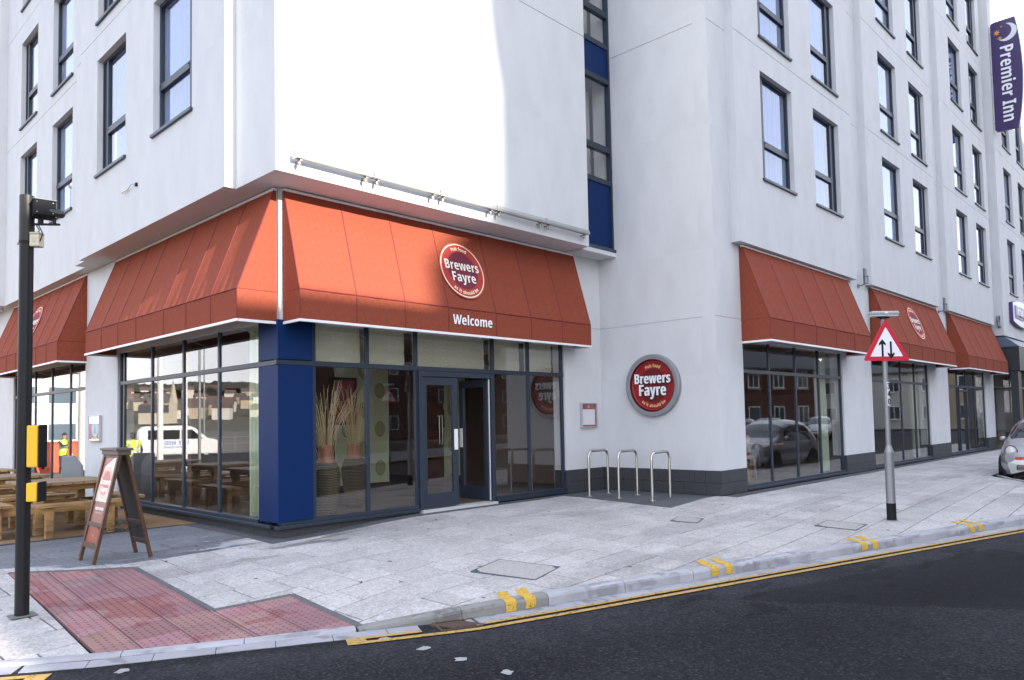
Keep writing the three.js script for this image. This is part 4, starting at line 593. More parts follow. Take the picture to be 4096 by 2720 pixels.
// ------------------------------------------------------------------ pavement board
{
  const x = -1.985, z = -.235, y = -.012, t = thing('pavement_board', 'wooden A-shaped pavement board with a red poster and chain stay', 'board', [x, y, z], 0); const top = 1.25, sp = .31, hw = .26;
  const poster = ctex(512, 1024, (g, w, h) => { g.fillStyle = '#8c3a34'; g.fillRect(0, 0, w, h); g.fillStyle = '#c7bdb2'; g.beginPath(); g.moveTo(0, 560); g.lineTo(90, 150); g.lineTo(400, 0); g.lineTo(w, 0); g.lineTo(w, 720); g.lineTo(0, 760); g.fill(); g.fillStyle = '#7d3a33'; g.fillRect(0, 700, w, 324); g.save(); g.translate(w / 2, 400); g.scale(.92, 1.12); g.fillStyle = '#c98a7c'; g.beginPath(); g.arc(0, 0, 235, 0, 7); g.fill(); g.lineWidth = 12; g.strokeStyle = '#e7ddc9'; g.stroke(); g.fillStyle = '#a5564b'; g.beginPath(); g.arc(0, 0, 165, 0, 7); g.fill(); arcText(g, 'Pub food', 195, -Math.PI / 2, 1, 44, '#f0e6d2'); arcText(g, 'as it should be', 198, Math.PI / 2, -1, 42, '#f0e6d2'); g.fillStyle = '#f4f0ea'; g.textAlign = 'center'; g.font = 'bold 112px sans-serif'; g.fillText('Brewers', 0, -10); g.fillText('Fayre', 0, 95); g.restore(); g.fillStyle = '#efeff2'; g.font = 'bold 62px sans-serif'; g.textAlign = 'center'; g.fillText('NOW OPEN', w / 2, 830); g.font = '26px sans-serif'; g.fillStyle = '#d8c8c0'; g.fillText('www.brewersfayre.co.uk', w / 2, 880); });
  const low = ctex(256, 256, (g, w, h) => { g.fillStyle = '#8a3122'; g.fillRect(0, 0, w, h); g.fillStyle = '#b98a72'; g.font = 'bold 60px serif'; g.textAlign = 'center'; g.fillText('~', w / 2, 90); g.fillText('8', w / 2, 160); g.fillText('~', w / 2, 210); });
  const side = s => { const p = sub('panel_frame', t), T = [s * .035, top], F = [s * sp, 0], at = k => [lerp(F[0], T[0], k), lerp(F[1], T[1], k)], up = [s, .2, 0];
    const b = (k0, z0, k1, z1, w, h) => bar([at(k0)[0], at(k0)[1], z0], [at(k1)[0], at(k1)[1], z1], w, h, up); const n = new THREE.Vector3(s * top, sp - .035, 0).normalize();
    part('leg', b(0, hw - .025, 1, hw - .025, .05, .036), timberDark, p); part('leg', b(0, -hw + .025, 1, -hw + .025, .05, .036), timberDark, p);
    for (const [k, w] of [[.15, .06], [.335, .05], [.97, .05]]) part('rail', b(k, -hw + .05, k, hw - .05, w, .03), timberDark, p);
    const quad = (k0, k1, off) => quadGrid((u, v) => { const q = at(lerp(k0, k1, v)), zz = lerp(-hw + .048, hw - .048, s < 0 ? u : 1 - u); return [q[0] + n.x * off, q[1] + n.y * off, zz]; }, 1, 1);
    if (s < 0) { part('poster', quad(.355, .95, .004), M(1, 1, 1, .35, { map: poster }), p); part('poster', quad(.175, .315, .004), M(1, 1, 1, .4, { map: low }), p); part('backboard', [quad(.17, .96, -.006)], black, p); } else { part('chalkboard', [quad(.17, .96, .004), quad(.17, .96, -.008)], M(.016, .016, .018, .6), p); } };
  side(-1); side(1);
  part('cap', [rb(-.075, .075, top - .03, top + .02, -hw - .01, hw + .01, .005), rb(-.095, .095, top + .021, top + .05, -hw - .025, hw + .025, .006)], M(.09, .07, .065, .4), t);
  for (let i = 0; i < 13; i++) { const k = i / 12, g = new THREE.TorusGeometry(.013, .003, 5, 10); g.scale(1.5, 1, 1); if (i % 2) g.rotateX(Math.PI / 2); part('chain_link', g.translate(lerp(-.235, .235, k), .40 - .05 * Math.sin(Math.PI * k), .2), darkMetal, t); }
}
// ------------------------------------------------------------------ picnic tables
function picnicTable() {
  const g = new THREE.Group();
  for (let i = 0; i < 8; i++) part('top_plank', rb(-.58 + i * .146, -.58 + i * .146 + .138, .705, .75, -.58 + .012 * ((i * 5) % 3), .575 + .01 * ((i * 7) % 3 - 1), .006), timberTop, g);
  for (const s of [-1, 1]) { part('top_bearer', bar([-.52, .66, s * .36], [.52, .66, s * .36], .045, .09), timber, g); part('cross_beam', bar([-.95, .37, s * .37], [.95, .37, s * .37], .05, .13), timber, g); part('cross_beam', bar([s * .37, .365, -.95], [s * .37, .365, .95], .05, .12), timber, g); }
  for (const a of [-1, 1]) for (const b of [-1, 1]) { part('leg', rb(a * .40 - .055, a * .40 + .055, .0, .70, b * .40 - .055, b * .40 + .055, .006), timber, g); part('bench_leg', rb(a * .40 - .05, a * .40 + .05, 0, .43, b * .9 - .045, b * .9 + .045, .008), timber, g); part('bench_leg', rb(b * .9 - .045, b * .9 + .045, 0, .43, a * .40 - .05, a * .40 + .05, .008), timber, g); }
  for (const s of [-1, 1]) { part('seat_plank', rb(-.58, .58, .432, .475, s * .88 - .14, s * .88 - .004, .006), timberTop, g); part('seat_plank', rb(-.575, .582, .432, .475, s * .88 + .004, s * .88 + .14, .006), timber, g); part('seat_plank', rb(s * .88 - .14, s * .88 - .004, .432, .475, -.58, .58, .006), timberTop, g); part('seat_plank', rb(s * .88 + .004, s * .88 + .14, .432, .475, -.582, .576, .006), timber, g); }
  return g;
}
{
  const p = picnicTable(), spots = [[-1.68, -3.56, 'square wooden picnic table closest to the pavement board'], [-1.95, -5.85, 'square wooden picnic table second along the terrace from the pavement board'], [-1.85, -8.6, 'square wooden picnic table beside the grey litter bin'], [-1.9, -11.4, 'square wooden picnic table at the terrace end by the white masts'], [-4.6, -5.3, 'square wooden picnic table set out from the wall on the open terrace']];
  spots.forEach(([x, z, label], i) => { const o = i ? p.clone() : p; o.name = numbered('picnic_table'); o.position.set(x, .004, z); o.rotation.y = [.02, -.03, .05, 0, .1][i]; scene.add(o); tag(o, label, 'table', 'picnic tables on the terrace'); });
  const b = thing('litter_bin', 'grey metal litter bin with sloping top against the terrace wall', 'bin', [-.62, .004, -6.75], -.35); const s = new THREE.Shape([[-.16, 0], [.16, 0], [.16, .80], [.02, 1.0], [-.16, 1.0]].map(q => new THREE.Vector2(...q))); part('body', buv(new THREE.ExtrudeGeometry(s, { depth: .4, bevelEnabled: true, bevelSize: .006, bevelThickness: .006, bevelSegments: 1 }).translate(0, 0, -.2)), M(.22, .24, .27, .45, { metalness: .3 }), b); part('flap', rb(-.172, -.164, .62, .93, -.15, .15, .003), M(.5, .5, .5, .35, { metalness: .6 }), b);
}
// ------------------------------------------------------------------ things inside the entrance
{
  const wv = ctex(64, 512, (g, w, h) => { g.fillStyle = '#6a6048'; g.fillRect(0, 0, w, h); g.fillStyle = '#1c1812'; for (let i = 0; i < 34; i++) { g.beginPath(); g.moveTo(0, i * 15); g.lineTo(w, i * 15 + 6); g.lineTo(w, i * 15 + 13); g.lineTo(0, i * 15 + 7); g.fill(); } }); wv.wrapS = wv.wrapT = THREE.RepeatWrapping; wv.repeat.set(3, 1); const wovenM = M(.7, .65, .55, .85, { map: wv });
  const vase = (pos, label, k) => { const t = thing('floor_vase', label, 'vase', pos, 0, 'floor vases inside the entrance'); const prof = [[.12, 0], [.14, .02], [.17, .25], [.2, .5], [.205, .62], [.19, .72], [.15, .80]], pts = []; for (let i = 0; i <= 60; i++) { const y = .8 * i / 60; pts.push(new THREE.Vector2(interp(y, prof.map(q => q[1]), prof.map(q => q[0])) + .006 * Math.abs(Math.sin(i * 1.57)), y)); } part('woven_body', new THREE.LatheGeometry(pts, 28), wovenM, t); part('neck', new THREE.LatheGeometry([[.145, .8], [.115, .86], [.11, 1.02], [.125, 1.06], [.10, 1.05], [.09, .9]].map(q => new THREE.Vector2(...q)), 28), M(.22, .085, .03, .5), t);
    const g = thing('dried_grass', label.replace(/^.*?vase/, 'sheaf of dried grass in the vase'), 'dried grass', [pos[0], pos[1], pos[2]], 0, 'dried grass in the entrance'); const stems = []; for (let i = 0; i < 70; i++) { const a = rr(0, 6.283), r0 = rr(0, .06), r1 = rr(.12, .62) * k, h = rr(1.55, 2.05), c = [[Math.cos(a) * r0, .7, Math.sin(a) * r0], [Math.cos(a) * lerp(r0, r1, .35), lerp(1, h, .45), Math.sin(a) * lerp(r0, r1, .35)], [Math.cos(a) * r1, h, Math.sin(a) * r1 * .6]]; stems.push(tube(c, rr(.002, .0045), 4, 6)); } part('stems', stems, M(.5, .4, .22, .85), g); };
  vase([.98, .15, -.42], 'woven floor vase just behind the entrance glass beside the blue pillar', 1); vase([2.0, .15, -1.2], 'woven floor vase standing further back inside the entrance', .8);
  const notice = (x, y, i) => { const t = thing('framed_notice', ['framed white notice on the patterned wallpaper, upper row beside the poster side', 'framed white notice on the patterned wallpaper, upper row towards the inner door', 'framed white notice on the patterned wallpaper, lower row beside the poster side', 'framed white notice on the patterned wallpaper, lower row towards the inner door'][i], 'notice', [x, y, -3.5], 0, 'framed notices seen through the door'); part('frame', rb(-.15, .15, 0, .4, 0, .02, .003), black, t); part('sheet', bx(-.12, .12, .03, .37, .0205, .022), M(1, 1, 1, .6, { map: ctex(128, 192, (g, w, h) => { g.fillStyle = '#d8d8cc'; g.fillRect(0, 0, w, h); g.fillStyle = '#7a2a2a'; g.beginPath(); g.arc(w / 2, 22, 10, 0, 7); g.fill(); g.fillStyle = '#77776c'; for (let k = 0; k < 9; k++) g.fillRect(18 + 6 * (k % 2), 50 + k * 14, w - 36 - 12 * (k % 3), 4); }) }), t); };
  notice(5.35, 1.95, 0); notice(5.8, 1.95, 1); notice(5.35, 1.4, 2); notice(5.8, 1.4, 3);
  const ps = thing('wall_poster', 'red poster in a black frame on the wallpaper inside the entrance', 'poster', [3.32, 1.5, -3.5]); part('frame', rb(-.3, .3, 0, .95, 0, .025, .003), black, ps); part('sheet', bx(-.24, .24, .06, .89, .0255, .027), M(.30, .035, .04, .5), ps);
  const chair = (pos, ry, label) => { const t = thing('dining_chair', label, 'chair', pos, ry, 'chairs behind the street windows'); for (const a of [-1, 1]) for (const b of [-1, 1]) part('leg', bar([a * .19, 0, b * .19], [a * .17, b < 0 ? .95 : .44, b * .17], .035, .035), timber, t); part('seat', rb(-.21, .21, .43, .48, -.2, .2, .015), M(.1, .12, .08, .8), t); part('backrest', rb(-.19, .19, .68, .95, -.19, -.15, .01), timber, t); };
  chair([9.6, .15, 1.7], .6, 'wooden dining chair behind the first street window'); chair([10.3, .15, 1.5], -.8, 'wooden dining chair with a dark seat behind the second street pane'); 
  const tb = thing('dining_table', 'small wooden dining table behind the street windows', 'table', [10.9, .15, 1.55]); part('top', rb(-.4, .4, .71, .75, -.4, .4, .01), M(.2, .1, .05, .5), tb); part('column', cyl(.04, .04, .03, .71, 0, 0, 12), darkMetal, tb); part('foot', cyl(.25, .22, 0, .03, 0, 0, 20), darkMetal, tb);
}
// ------------------------------------------------------------------ cars
function makeCar(name, label, paint, pos, ry, group) {
  const t = thing(name, label, 'car', pos, ry, group); // front towards -x, origin on the ground under the middle
  const TX = [-1.86, -1.80, -1.62, -1.3, -.95, -.6, -.3, .1, .6, 1.1, 1.5, 1.72, 1.84], TY = [.56, .70, .82, .92, 1.0, 1.26, 1.42, 1.51, 1.53, 1.48, 1.34, 1.06, .8], WX = [-1.86, -1.8, -1.6, -1.2, 0, 1.2, 1.65, 1.84], WY = [.55, .66, .76, .82, .83, .82, .76, .62];
  const smooth = (x, X, Y) => { const e = .08; return (interp(x - e, X, Y) + interp(x - e / 2, X, Y) + interp(x, X, Y) * 2 + interp(x + e / 2, X, Y) + interp(x + e, X, Y)) / 6; };
  const S = (x, tt, off = 0) => { const top = smooth(x, TX, TY), hw = smooth(x, WX, WY), c = sst(.98, 1.25, top), sd = tt < 0 ? -1 : 1, q = 1 - Math.abs(tt), yb = .24; const A = [[hw * .9, yb], [hw * .98, .38], [hw, lerp(.5, .6, c)], [hw * .94, top - .11], [hw * .74, top - .03], [hw * .4, top - .006], [0, top]], B = [[hw * .9, yb], [hw * .98, .38], [hw, .62], [hw * .96, .9], [hw * .79, lerp(.9, top, .72)], [hw * .55, top - .03], [0, top]]; const p = new THREE.CatmullRomCurve3(A.map((a, i) => new THREE.Vector3(lerp(a[0], B[i][0], c), Math.max(lerp(a[1], B[i][1], c), yb), 0)), false, 'centripetal').getPoint(q); return [x, p.y + off * .7, sd * (p.x + off)]; };
  // q along the section: 0 sill .. 1 roof centre; tt = +-(1-q)
  part('body', [quadGrid((u, v) => S(lerp(-1.86, 1.84, u), lerp(-1, 1, v)), 70, 48), (() => { const pts = []; for (let i = 0; i <= 24; i++) pts.push(S(-1.86, lerp(-1, 1, i / 24))); const g = quadGrid((u, v) => { const p = pts[Math.round(u * 24)]; return [p[0] - .02 * Math.sin(v * 1.57), lerp(p[1], .4, v), p[2] * (1 - v)]; }, 24, 4); return g; })(), quadGrid((u, v) => { const p = S(1.84, lerp(1, -1, u)); return [p[0], lerp(p[1], .5, v), p[2] * (1 - v)]; }, 24, 3)], paint, t);
  part('underside', bx(-1.7, 1.7, .2, .32, -.7, .7), black, t);
  const gm = P(.02, .025, .03, .04, { clearcoat: 1 });
  const pane = (x0, x1, t0, t1, skew = [0, 0]) => quadGrid((u, v) => S(lerp(x0 + skew[0] * v, x1 + skew[1] * v, u), lerp(t0, t1, v), .006), 14, 10);
  part('windscreen', pane(-.93, -.34, -.36, .36), gm, t); for (const s of [-1, 1]) { part('side_window', pane(-.62, .25, s * .50, s * .33, [.3, 0]), gm, t); part('side_window', pane(.31, 1.15, s * .50, s * .33, [0, -.12]), gm, t); }
  part('rear_window', pane(1.42, 1.68, -.3, .3), gm, t);
  for (const s of [-1, 1]) {
    part('headlight', new THREE.SphereGeometry(.13, 24, 16).scale(.55, 1, .95).translate(-1.66, .735, s * .53), P(.6, .62, .6, .08, { clearcoat: 1 }), t); part('headlight_rim', new THREE.TorusGeometry(.13, .012, 8, 28).rotateY(Math.PI / 2 + s * .35).translate(-1.685, .735, s * .535), M(.06, .06, .07, .3), t);
    part('indicator', rb(-1.875, -1.84, .555, .625, s * .37 - .07, s * .37 + .07, .008), M(.5, .06, .02, .25), t); part('mirror', new THREE.SphereGeometry(.075, 16, 12).scale(.6, .7, .9).translate(-.55, 1.0, s * .86), paint, t); part('rear_light', rb(1.72, 1.80, .8, 1.05, s * .6 - .09, s * .6 + .09, .02, 2), M(.5, .01, .01, .2), t);
  }
  part('grille', rb(-1.885, -1.85, .56, .62, -.29, .29, .006), black, t); part('grille_bar', rb(-1.89, -1.87, .584, .596, -.28, .28, .003), steel, t); part('lower_intake', rb(-1.892, -1.84, .33, .44, -.42, .42, .02, 2), black, t); for (let k = 0; k < 3; k++) part('intake_bar', rb(-1.896, -1.88, .35 + k * .03, .357 + k * .03, -.4, .4, .002), steel, t); part('number_plate', rb(-1.90, -1.885, .45, .55, -.25, .25, .003), M(.75, .75, .72, .5), t);
  for (const a of [-1.15, 1.2]) for (const s of [-1, 1]) { const w = sub('wheel', t, [a, .29, s * .70]); part('tyre', new THREE.TorusGeometry(.225, .075, 10, 28).scale(1, 1, 1.15), M(.015, .015, .016, .85), w); part('rim', new THREE.CylinderGeometry(.2, .2, .11, 24).rotateX(Math.PI / 2), M(.4, .4, .42, .35, { metalness: .6 }), w); part('arch', new THREE.CylinderGeometry(.335, .335, .2, 28).rotateX(Math.PI / 2).translate(0, .02, s * .03), black, w); }
  return t;
}
makeCar('parked_car', 'silver hatchback parked in the lay-by with round headlights', P(.42, .42, .44, .3, { metalness: .55, clearcoat: .8, clearcoatRoughness: .05 }), [16.6, -.13, 6.10], .04, 'parked cars');
makeCar('parked_car', 'dark blue hatchback parked across the road in front of the brick house', P(.02, .025, .05, .3, { clearcoat: 1, clearcoatRoughness: .04 }), [29, -.1, 13.2], -.32 + Math.PI, 'parked cars'); makeCar('parked_car', 'purple hatchback parked across the road by the garden walls', P(.10, .02, .07, .3, { clearcoat: 1, clearcoatRoughness: .04 }), [34.5, -.1, 14.4], -.32 + Math.PI, 'parked cars'); makeCar('parked_car', 'pale silver hatchback parked across the road far along the street', P(.45, .45, .46, .3, { metalness: .4, clearcoat: .8 }), [44, -.1, 15.5], -.3, 'parked cars');
// ------------------------------------------------------------------ across the road: houses and blocks that shade the street and are mirrored in the glass
const brickT = tex(512, 512, (u, v, i, j) => { const r = Math.floor(v * 26.67), x = u * 8.9 + (r & 1) * .5, m = (v * 26.67) % 1 < .13 || x % 1 < .05, n = hsh(Math.floor(x) * 3 + 5, r * 7 + 1); const k = .8 + .35 * n + .1 * (hsh(i, j) - .5); return m ? [150, 140, 128] : [140 * k, 78 * k, 58 * k]; });
const brickM = M(.42, .4, .4, .9, { map: rep(brickT, 2) }), brickOld = M(.2, .2, .21, .9, { map: rep(brickT, 2) }), slateM = M(.09, .095, .11, .7, { map: rep(tStone, 1.2) }), stoneM = M(.42, .37, .29, .85);
function house(label, pos, ry, w, d, eh, rh, wallMat, nwin, group, win = M(.75, .75, .72, .5)) {
  const t = thing('house', label, 'house', pos, ry, group); part('wall', bx(-w / 2, w / 2, 0, eh, -d, 0), wallMat, t);
  const gab = new THREE.Shape([[-d - .3, eh - .1], [.3, eh - .1], [-d / 2, eh + rh]].map(q => new THREE.Vector2(...q)));
  part('gable', [buv(new THREE.ExtrudeGeometry(new THREE.Shape([[-d, eh], [0, eh], [-d / 2, eh + rh * .93]].map(q => new THREE.Vector2(...q))), { depth: w - .04, bevelEnabled: false }).rotateY(-Math.PI / 2).translate(w / 2 - .02, 0, 0))], wallMat, t);
  const roofS = new THREE.Shape([[-d - .35, eh - .12], [-d / 2, eh + rh], [.35, eh - .12], [.35, eh + .02], [-d / 2, eh + rh + .16], [-d - .35, eh + .02]].map(q => new THREE.Vector2(...q)));
  const roof = part('roof', buv(new THREE.ExtrudeGeometry(roofS, { depth: w + .3, bevelEnabled: false }).rotateY(-Math.PI / 2).translate(w / 2 + .15, 0, 0)), slateM, t); part('chimney', [bx(w * .3, w * .3 + .8, eh + rh * .6, eh + rh + 1, -d / 2 - .4, -d / 2 + .4), cyl(.12, .1, eh + rh + 1, eh + rh + 1.35, w * .3 + .4, -d / 2, 12)], wallMat, roof);
  for (let f = 0; f < 2; f++) for (let i = 0; i < nwin; i++) { const x = -w / 2 + w * (i + .5) / nwin, y = .9 + f * 2.6; if (y + 1.2 > eh) continue; const g = sub('window', t, [x, y, 0]); part('frame', [bx(-.55, .55, 0, .08, -.05, .05), bx(-.55, .55, 1.22, 1.3, -.05, .05), bx(-.55, -.47, .08, 1.22, -.05, .05), bx(.47, .55, .08, 1.22, -.05, .05), bx(-.03, .03, .08, 1.22, -.04, .04)], win, g); part('pane', bx(-.47, .47, .08, 1.22, -.01, .01), M(.05, .06, .07, .1), g); part('sill', bx(-.65, .65, -.12, -.01, -.05, .1), stoneM, g); }
  const dr = sub('door', t, [w * .12, 0, 0]); part('leaf', bx(-.45, .45, 0, 2.05, -.03, .05), M(.06, .09, .12, .5), dr); part('handle', new THREE.SphereGeometry(.04, 8, 6).translate(.35, 1, .08), steel, dr);
  return t;
}
house('red brick house with slate roof directly across the road from the entrance', [2.0, -.1, 24.4], Math.PI, 8.2, 7.2, 7.2, 3.95, brickOld, 3, 'houses across the road');
house('red brick house with white windows across the road from the street windows', [46, 0, 20], Math.PI + .3, 10, 8, 4.9, 3, brickM, 4, 'houses across the road'); house('white gabled house across the road beyond the brick one', [60, 0, 25], Math.PI + .3, 9, 8, 5.2, 3.4, M(.6, .58, .54, .9), 3, 'houses across the road'); house('pale rendered house closing the street beyond the hotel', [72, 0, 21], -Math.PI / 2, 12, 9, 5.4, 3.2, M(.5, .48, .44, .9), 4, 'houses across the road'); house('buff brick house closing the street next to the pale one', [71, 0, 11.5], -Math.PI / 2, 7, 9, 6.5, 3, M(.34, .27, .18, .9), 2, 'houses across the road');
house('red brick house with low roof far along the opposite side of the road', [76, 0, 30], Math.PI + .3, 14, 8, 5.2, 3, brickM, 5, 'houses across the road');
function block(label, x0, x1, z, d, h, mat, cols) {
  const t = thing('apartment_block', label, 'building', [(x0 + x1) / 2, -.2, z], Math.PI, 'tall blocks across the road'), w = x1 - x0; part('wall', bx(-w / 2, w / 2, 0, h, -d, 0), mat, t); part('roof', rb(-w / 2 - .15, w / 2 + .15, h, h + .25, -d - .2, .2, .02), slateM, t);
  const fr = [bx(-.6, .6, 0, .07, -.02, .05), bx(-.6, .6, 1.43, 1.5, -.02, .05), bx(-.6, -.53, .07, 1.43, -.02, .05), bx(.53, .6, .07, 1.43, -.02, .05)], fg = merge(fr), pg = bx(-.53, .53, .07, 1.43, .0, .02), pm = M(.04, .05, .06, .1), wm = M(.5, .5, .5, .5);
  for (let y = 1; y < h - 1.8; y += 2.95) for (let i = 0; i < cols; i++) { const g = sub('window', t, [-w / 2 + w * (i + .5) / cols, y, 0]); part('frame', fg, wm, g); part('pane', pg, pm, g); } return t;
}
{ const t = block('tall buff apartment block across the road', 6.62, 31.6, 55, 13, 33.2, M(.22, .19, .16, .9), 8); const s = new THREE.Shape([[12.55, 0], [14.75, 0], [14.2, 20.0], [12.55, 21.3]].map(q => new THREE.Vector2(...q))); part('added_shade_wing', buv(new THREE.ExtrudeGeometry(s, { depth: 8, bevelEnabled: false }).translate(0, 0, -8)), M(.22, .19, .16, .9), t); part('added_shade_bay', buv(new THREE.ExtrudeGeometry(new THREE.Shape([[6.7, 20], [6.43, 21.2], [6.41, 21.7], [6.5, 22.2], [6.58, 22.7], [6.6, 23.2], [6.5, 23.8], [6.3, 24.4], [6.1, 25.3], [5.95, 27], [5.9, 33.1], [6.7, 33.1]].map(q => new THREE.Vector2(19.11 - q[0], q[1]))), { depth: 5, bevelEnabled: false }).translate(0, 0, -5.2)), M(.22, .19, .16, .9), t); }  // wing and curved bay are unseen, added to shape the sun shadow edge
block('lower brick apartment block across the road beside the tall buff one', 31.8, 66, 55.5, 12, 28.6, brickOld, 10);
{ const s = struct('far_pavement', quadGrid((u, v) => { const x = lerp(-30, 110, u), z = kerbZ(clamp(x, -.5, 16)) + (x > 16 ? (x - 16) * .311 : x < -.5 ? (x + .5) * .311 : 0) + lerp(13, 6.9, v); return [x, roadY(clamp(x, -9, 16)) + .12, z]; }, 20, 1, (u, v, q) => [q[0], q[2]]), M(.30, .295, .29, .9, { map: rep(tStone, .8) })); }
const gw = (x, z, L, ry, label) => { const t = thing('garden_wall', label, 'wall', [x, -.1, z], ry, 'garden walls across the road'); part('brickwork', bx(-L / 2, L / 2, 0, 1.0, -.1, .1), brickM, t); part('coping', rb(-L / 2 - .03, L / 2 + .03, 1.002, 1.07, -.14, .14, .01), stoneM, t); };
gw(40, 16.8, 12, .3, 'low brick garden wall with stone coping before the brick house'); gw(55, 20, 12, .3, 'low brick garden wall with stone coping before the white gabled house');
// ------------------------------------------------------------------ the side yard that the terrace glazing mirrors
{
  const mast = (x, z, h, r, label) => { const t = thing('white_mast', label, 'mast', [x, -.05, z], 0, 'white masts by the terrace'); part('shaft', cyl(r, r * .7, 0, h, 0, 0, 20), whiteMetal, t); part('finial', new THREE.SphereGeometry(r * 1.1, 12, 10).translate(0, h, 0), whiteMetal, t); part('base', cyl(r * 2, r * 1.7, 0, .15, 0, 0, 20), galv, t); };
  mast(-4.1, -14.9, 9, .095, 'stout white mast standing past the terrace end'); mast(-2.2, -15.8, 9, .16, 'thickest white mast close to the hotel wall'); mast(-6.4, -18.5, 10, .05, 'slender white mast out in the yard');
  const lamp = (x, z, ry, label) => { const t = thing('street_lamp', label, 'lamp post', [x, -.4, z], ry, 'street lamps in the yard'); part('column', [cyl(.08, .05, 0, 8, 0, 0, 14), tube([[0, 7.9, 0], [.3, 8.25, 0], [1.1, 8.35, 0]], .035)], galv, t); part('lantern', new THREE.SphereGeometry(.2, 14, 10).scale(1.8, .5, .8).translate(1.3, 8.33, 0), M(.4, .42, .44, .4), t); };
  lamp(-11, -28, 2.6, 'grey street lamp with a curved arm beside the white van'); lamp(-20, -48, 2.4, 'grey street lamp with a curved arm far across the yard');
  // white van
  const v = thing('work_van', 'white work van with a ladder rack and blue lettering in the yard', 'van', [-14.6, -.42, -39.2], .3), pv = P(.78, .78, .78, .3, { clearcoat: .8 }); const prof = new THREE.Shape(); prof.moveTo(-2.3, .3); prof.lineTo(-2.35, .8); prof.quadraticCurveTo(-2.3, 1.05, -1.5, 1.15); prof.lineTo(-.75, 1.82); prof.quadraticCurveTo(-.5, 1.95, -.1, 1.97); prof.lineTo(2.1, 1.95); prof.quadraticCurveTo(2.35, 1.9, 2.35, 1.6); prof.lineTo(2.35, .35); prof.lineTo(-2.3, .3);
  part('body', new THREE.ExtrudeGeometry(prof, { depth: 1.6, bevelEnabled: true, bevelSize: .08, bevelThickness: .1, bevelSegments: 3 }).translate(0, 0, -.8), pv, v); const win = (pts, z) => new THREE.ShapeGeometry(new THREE.Shape(pts.map(q => new THREE.Vector2(...q)))).translate(0, 0, z), wm = P(.015, .018, .02, .05, { clearcoat: 1, side: 2 });
  for (const z of [.905, -.905]) { part('side_window', win([[-1.25, 1.2], [.0, 1.2], [.0, 1.78], [-.62, 1.78]], z), wm, v); part('side_window', win([[.1, 1.2], [1.9, 1.2], [1.9, 1.78], [.1, 1.78]], z), wm, v); }
  part('windscreen', quadGrid((a, b) => [lerp(-1.5, -.72, b) - .07, lerp(1.22, 1.86, b) + .05, lerp(-.72, .72, a)], 1, 1), wm, v); part('lettering', [text3d('SKY HIGH', .26, .01, 1.7).translate(.4, .85, .902), text3d('Window Cleaning', .12, .01, 1.5).translate(.4, .65, .902)], M(.03, .12, .5, .5), v);
  for (const a of [-1.45, 1.45]) for (const s of [-1, 1]) { const w = sub('wheel', v, [a, .33, s * .8]); part('tyre', new THREE.TorusGeometry(.24, .09, 10, 24), M(.015, .015, .016, .85), w); part('rim', new THREE.CylinderGeometry(.2, .2, .1, 18).rotateX(Math.PI / 2), M(.4, .4, .42, .35, { metalness: .6 }), w); }
  part('roof_rack', [rod([-.5, 2.12, .6], [2.2, 2.12, .6], .03), rod([-.5, 2.12, -.6], [2.2, 2.12, -.6], .03), ...[-.3, .6, 1.5, 2.1].map(x => rod([x, 2.12, -.6], [x, 2.12, .6], .025)), rod([-.3, 1.98, .6], [-.3, 2.12, .6], .02), rod([2.1, 1.98, -.6], [2.1, 2.12, -.6], .02), rod([-.3, 1.98, -.6], [-.3, 2.12, -.6], .02), rod([2.1, 1.98, .6], [2.1, 2.12, .6], .02)], darkMetal, v);
  // yard building, skip, surface
  struct('yard', quadGrid((a, b) => [lerp(-60, -.8, a), -.41 + .0, lerp(-20.2, -90, b)], 1, 1, (a, b, q) => [q[0], q[2]]), M(.33, .29, .24, .9, { map: rep(tStone, 1.5) }));
  const wb = thing('white_office', 'white two storey office with window bands at the back of the yard', 'building', [-13.5, -.42, -60]); part('wall', bx(-4.5, 4.5, 0, 6.6, -8, 0), M(.7, .7, .7, .9), wb); part('roof', rb(-4.8, 4.8, 6.6, 6.95, -8.4, .4, .05), M(.55, .57, .6, .7), wb); for (let f = 0; f < 2; f++) for (let i = 0; i < 3; i++) { const g = sub('window', wb, [-3 + i * 3, 1 + f * 3, 0]); part('frame', bx(-1.1, 1.1, 0, 1.5, -.05, .04), whiteMetal, g); part('pane', bx(-1, 1, .1, 1.4, .041, .06), M(.1, .14, .18, .1), g); }
  const sk = thing('orange_skip', 'orange steel skip beside the masts in the yard', 'skip', [-5.6, -.42, -30], .2); const ss = new THREE.Shape([[-1.1, 0], [1.1, 0], [1.6, 1.3], [-1.6, 1.3]].map(q => new THREE.Vector2(...q))); part('tub', new THREE.ExtrudeGeometry(ss, { depth: 1.5, bevelEnabled: false }).translate(0, 0, -.75), M(.7, .1, .03, .6), sk); part('rim', [bx(-1.65, 1.65, 1.3, 1.38, -.8, -.7), bx(-1.65, 1.65, 1.3, 1.38, .7, .8)], M(.5, .07, .02, .6), sk);
  const rail = thing('yard_railing', 'grey tubular railing along the yard behind the van', 'railing', [-16, -.42, -47]); part('top_rail', [rod([-14, 1.1, 0], [14, 1.1, 0], .03), rod([-14, .6, 0], [14, .6, 0], .025)], galv, rail); for (let i = 0; i < 15; i++) part('post', rod([-14 + i * 2, 0, 0], [-14 + i * 2, 1.1, 0], .03), galv, rail);
}
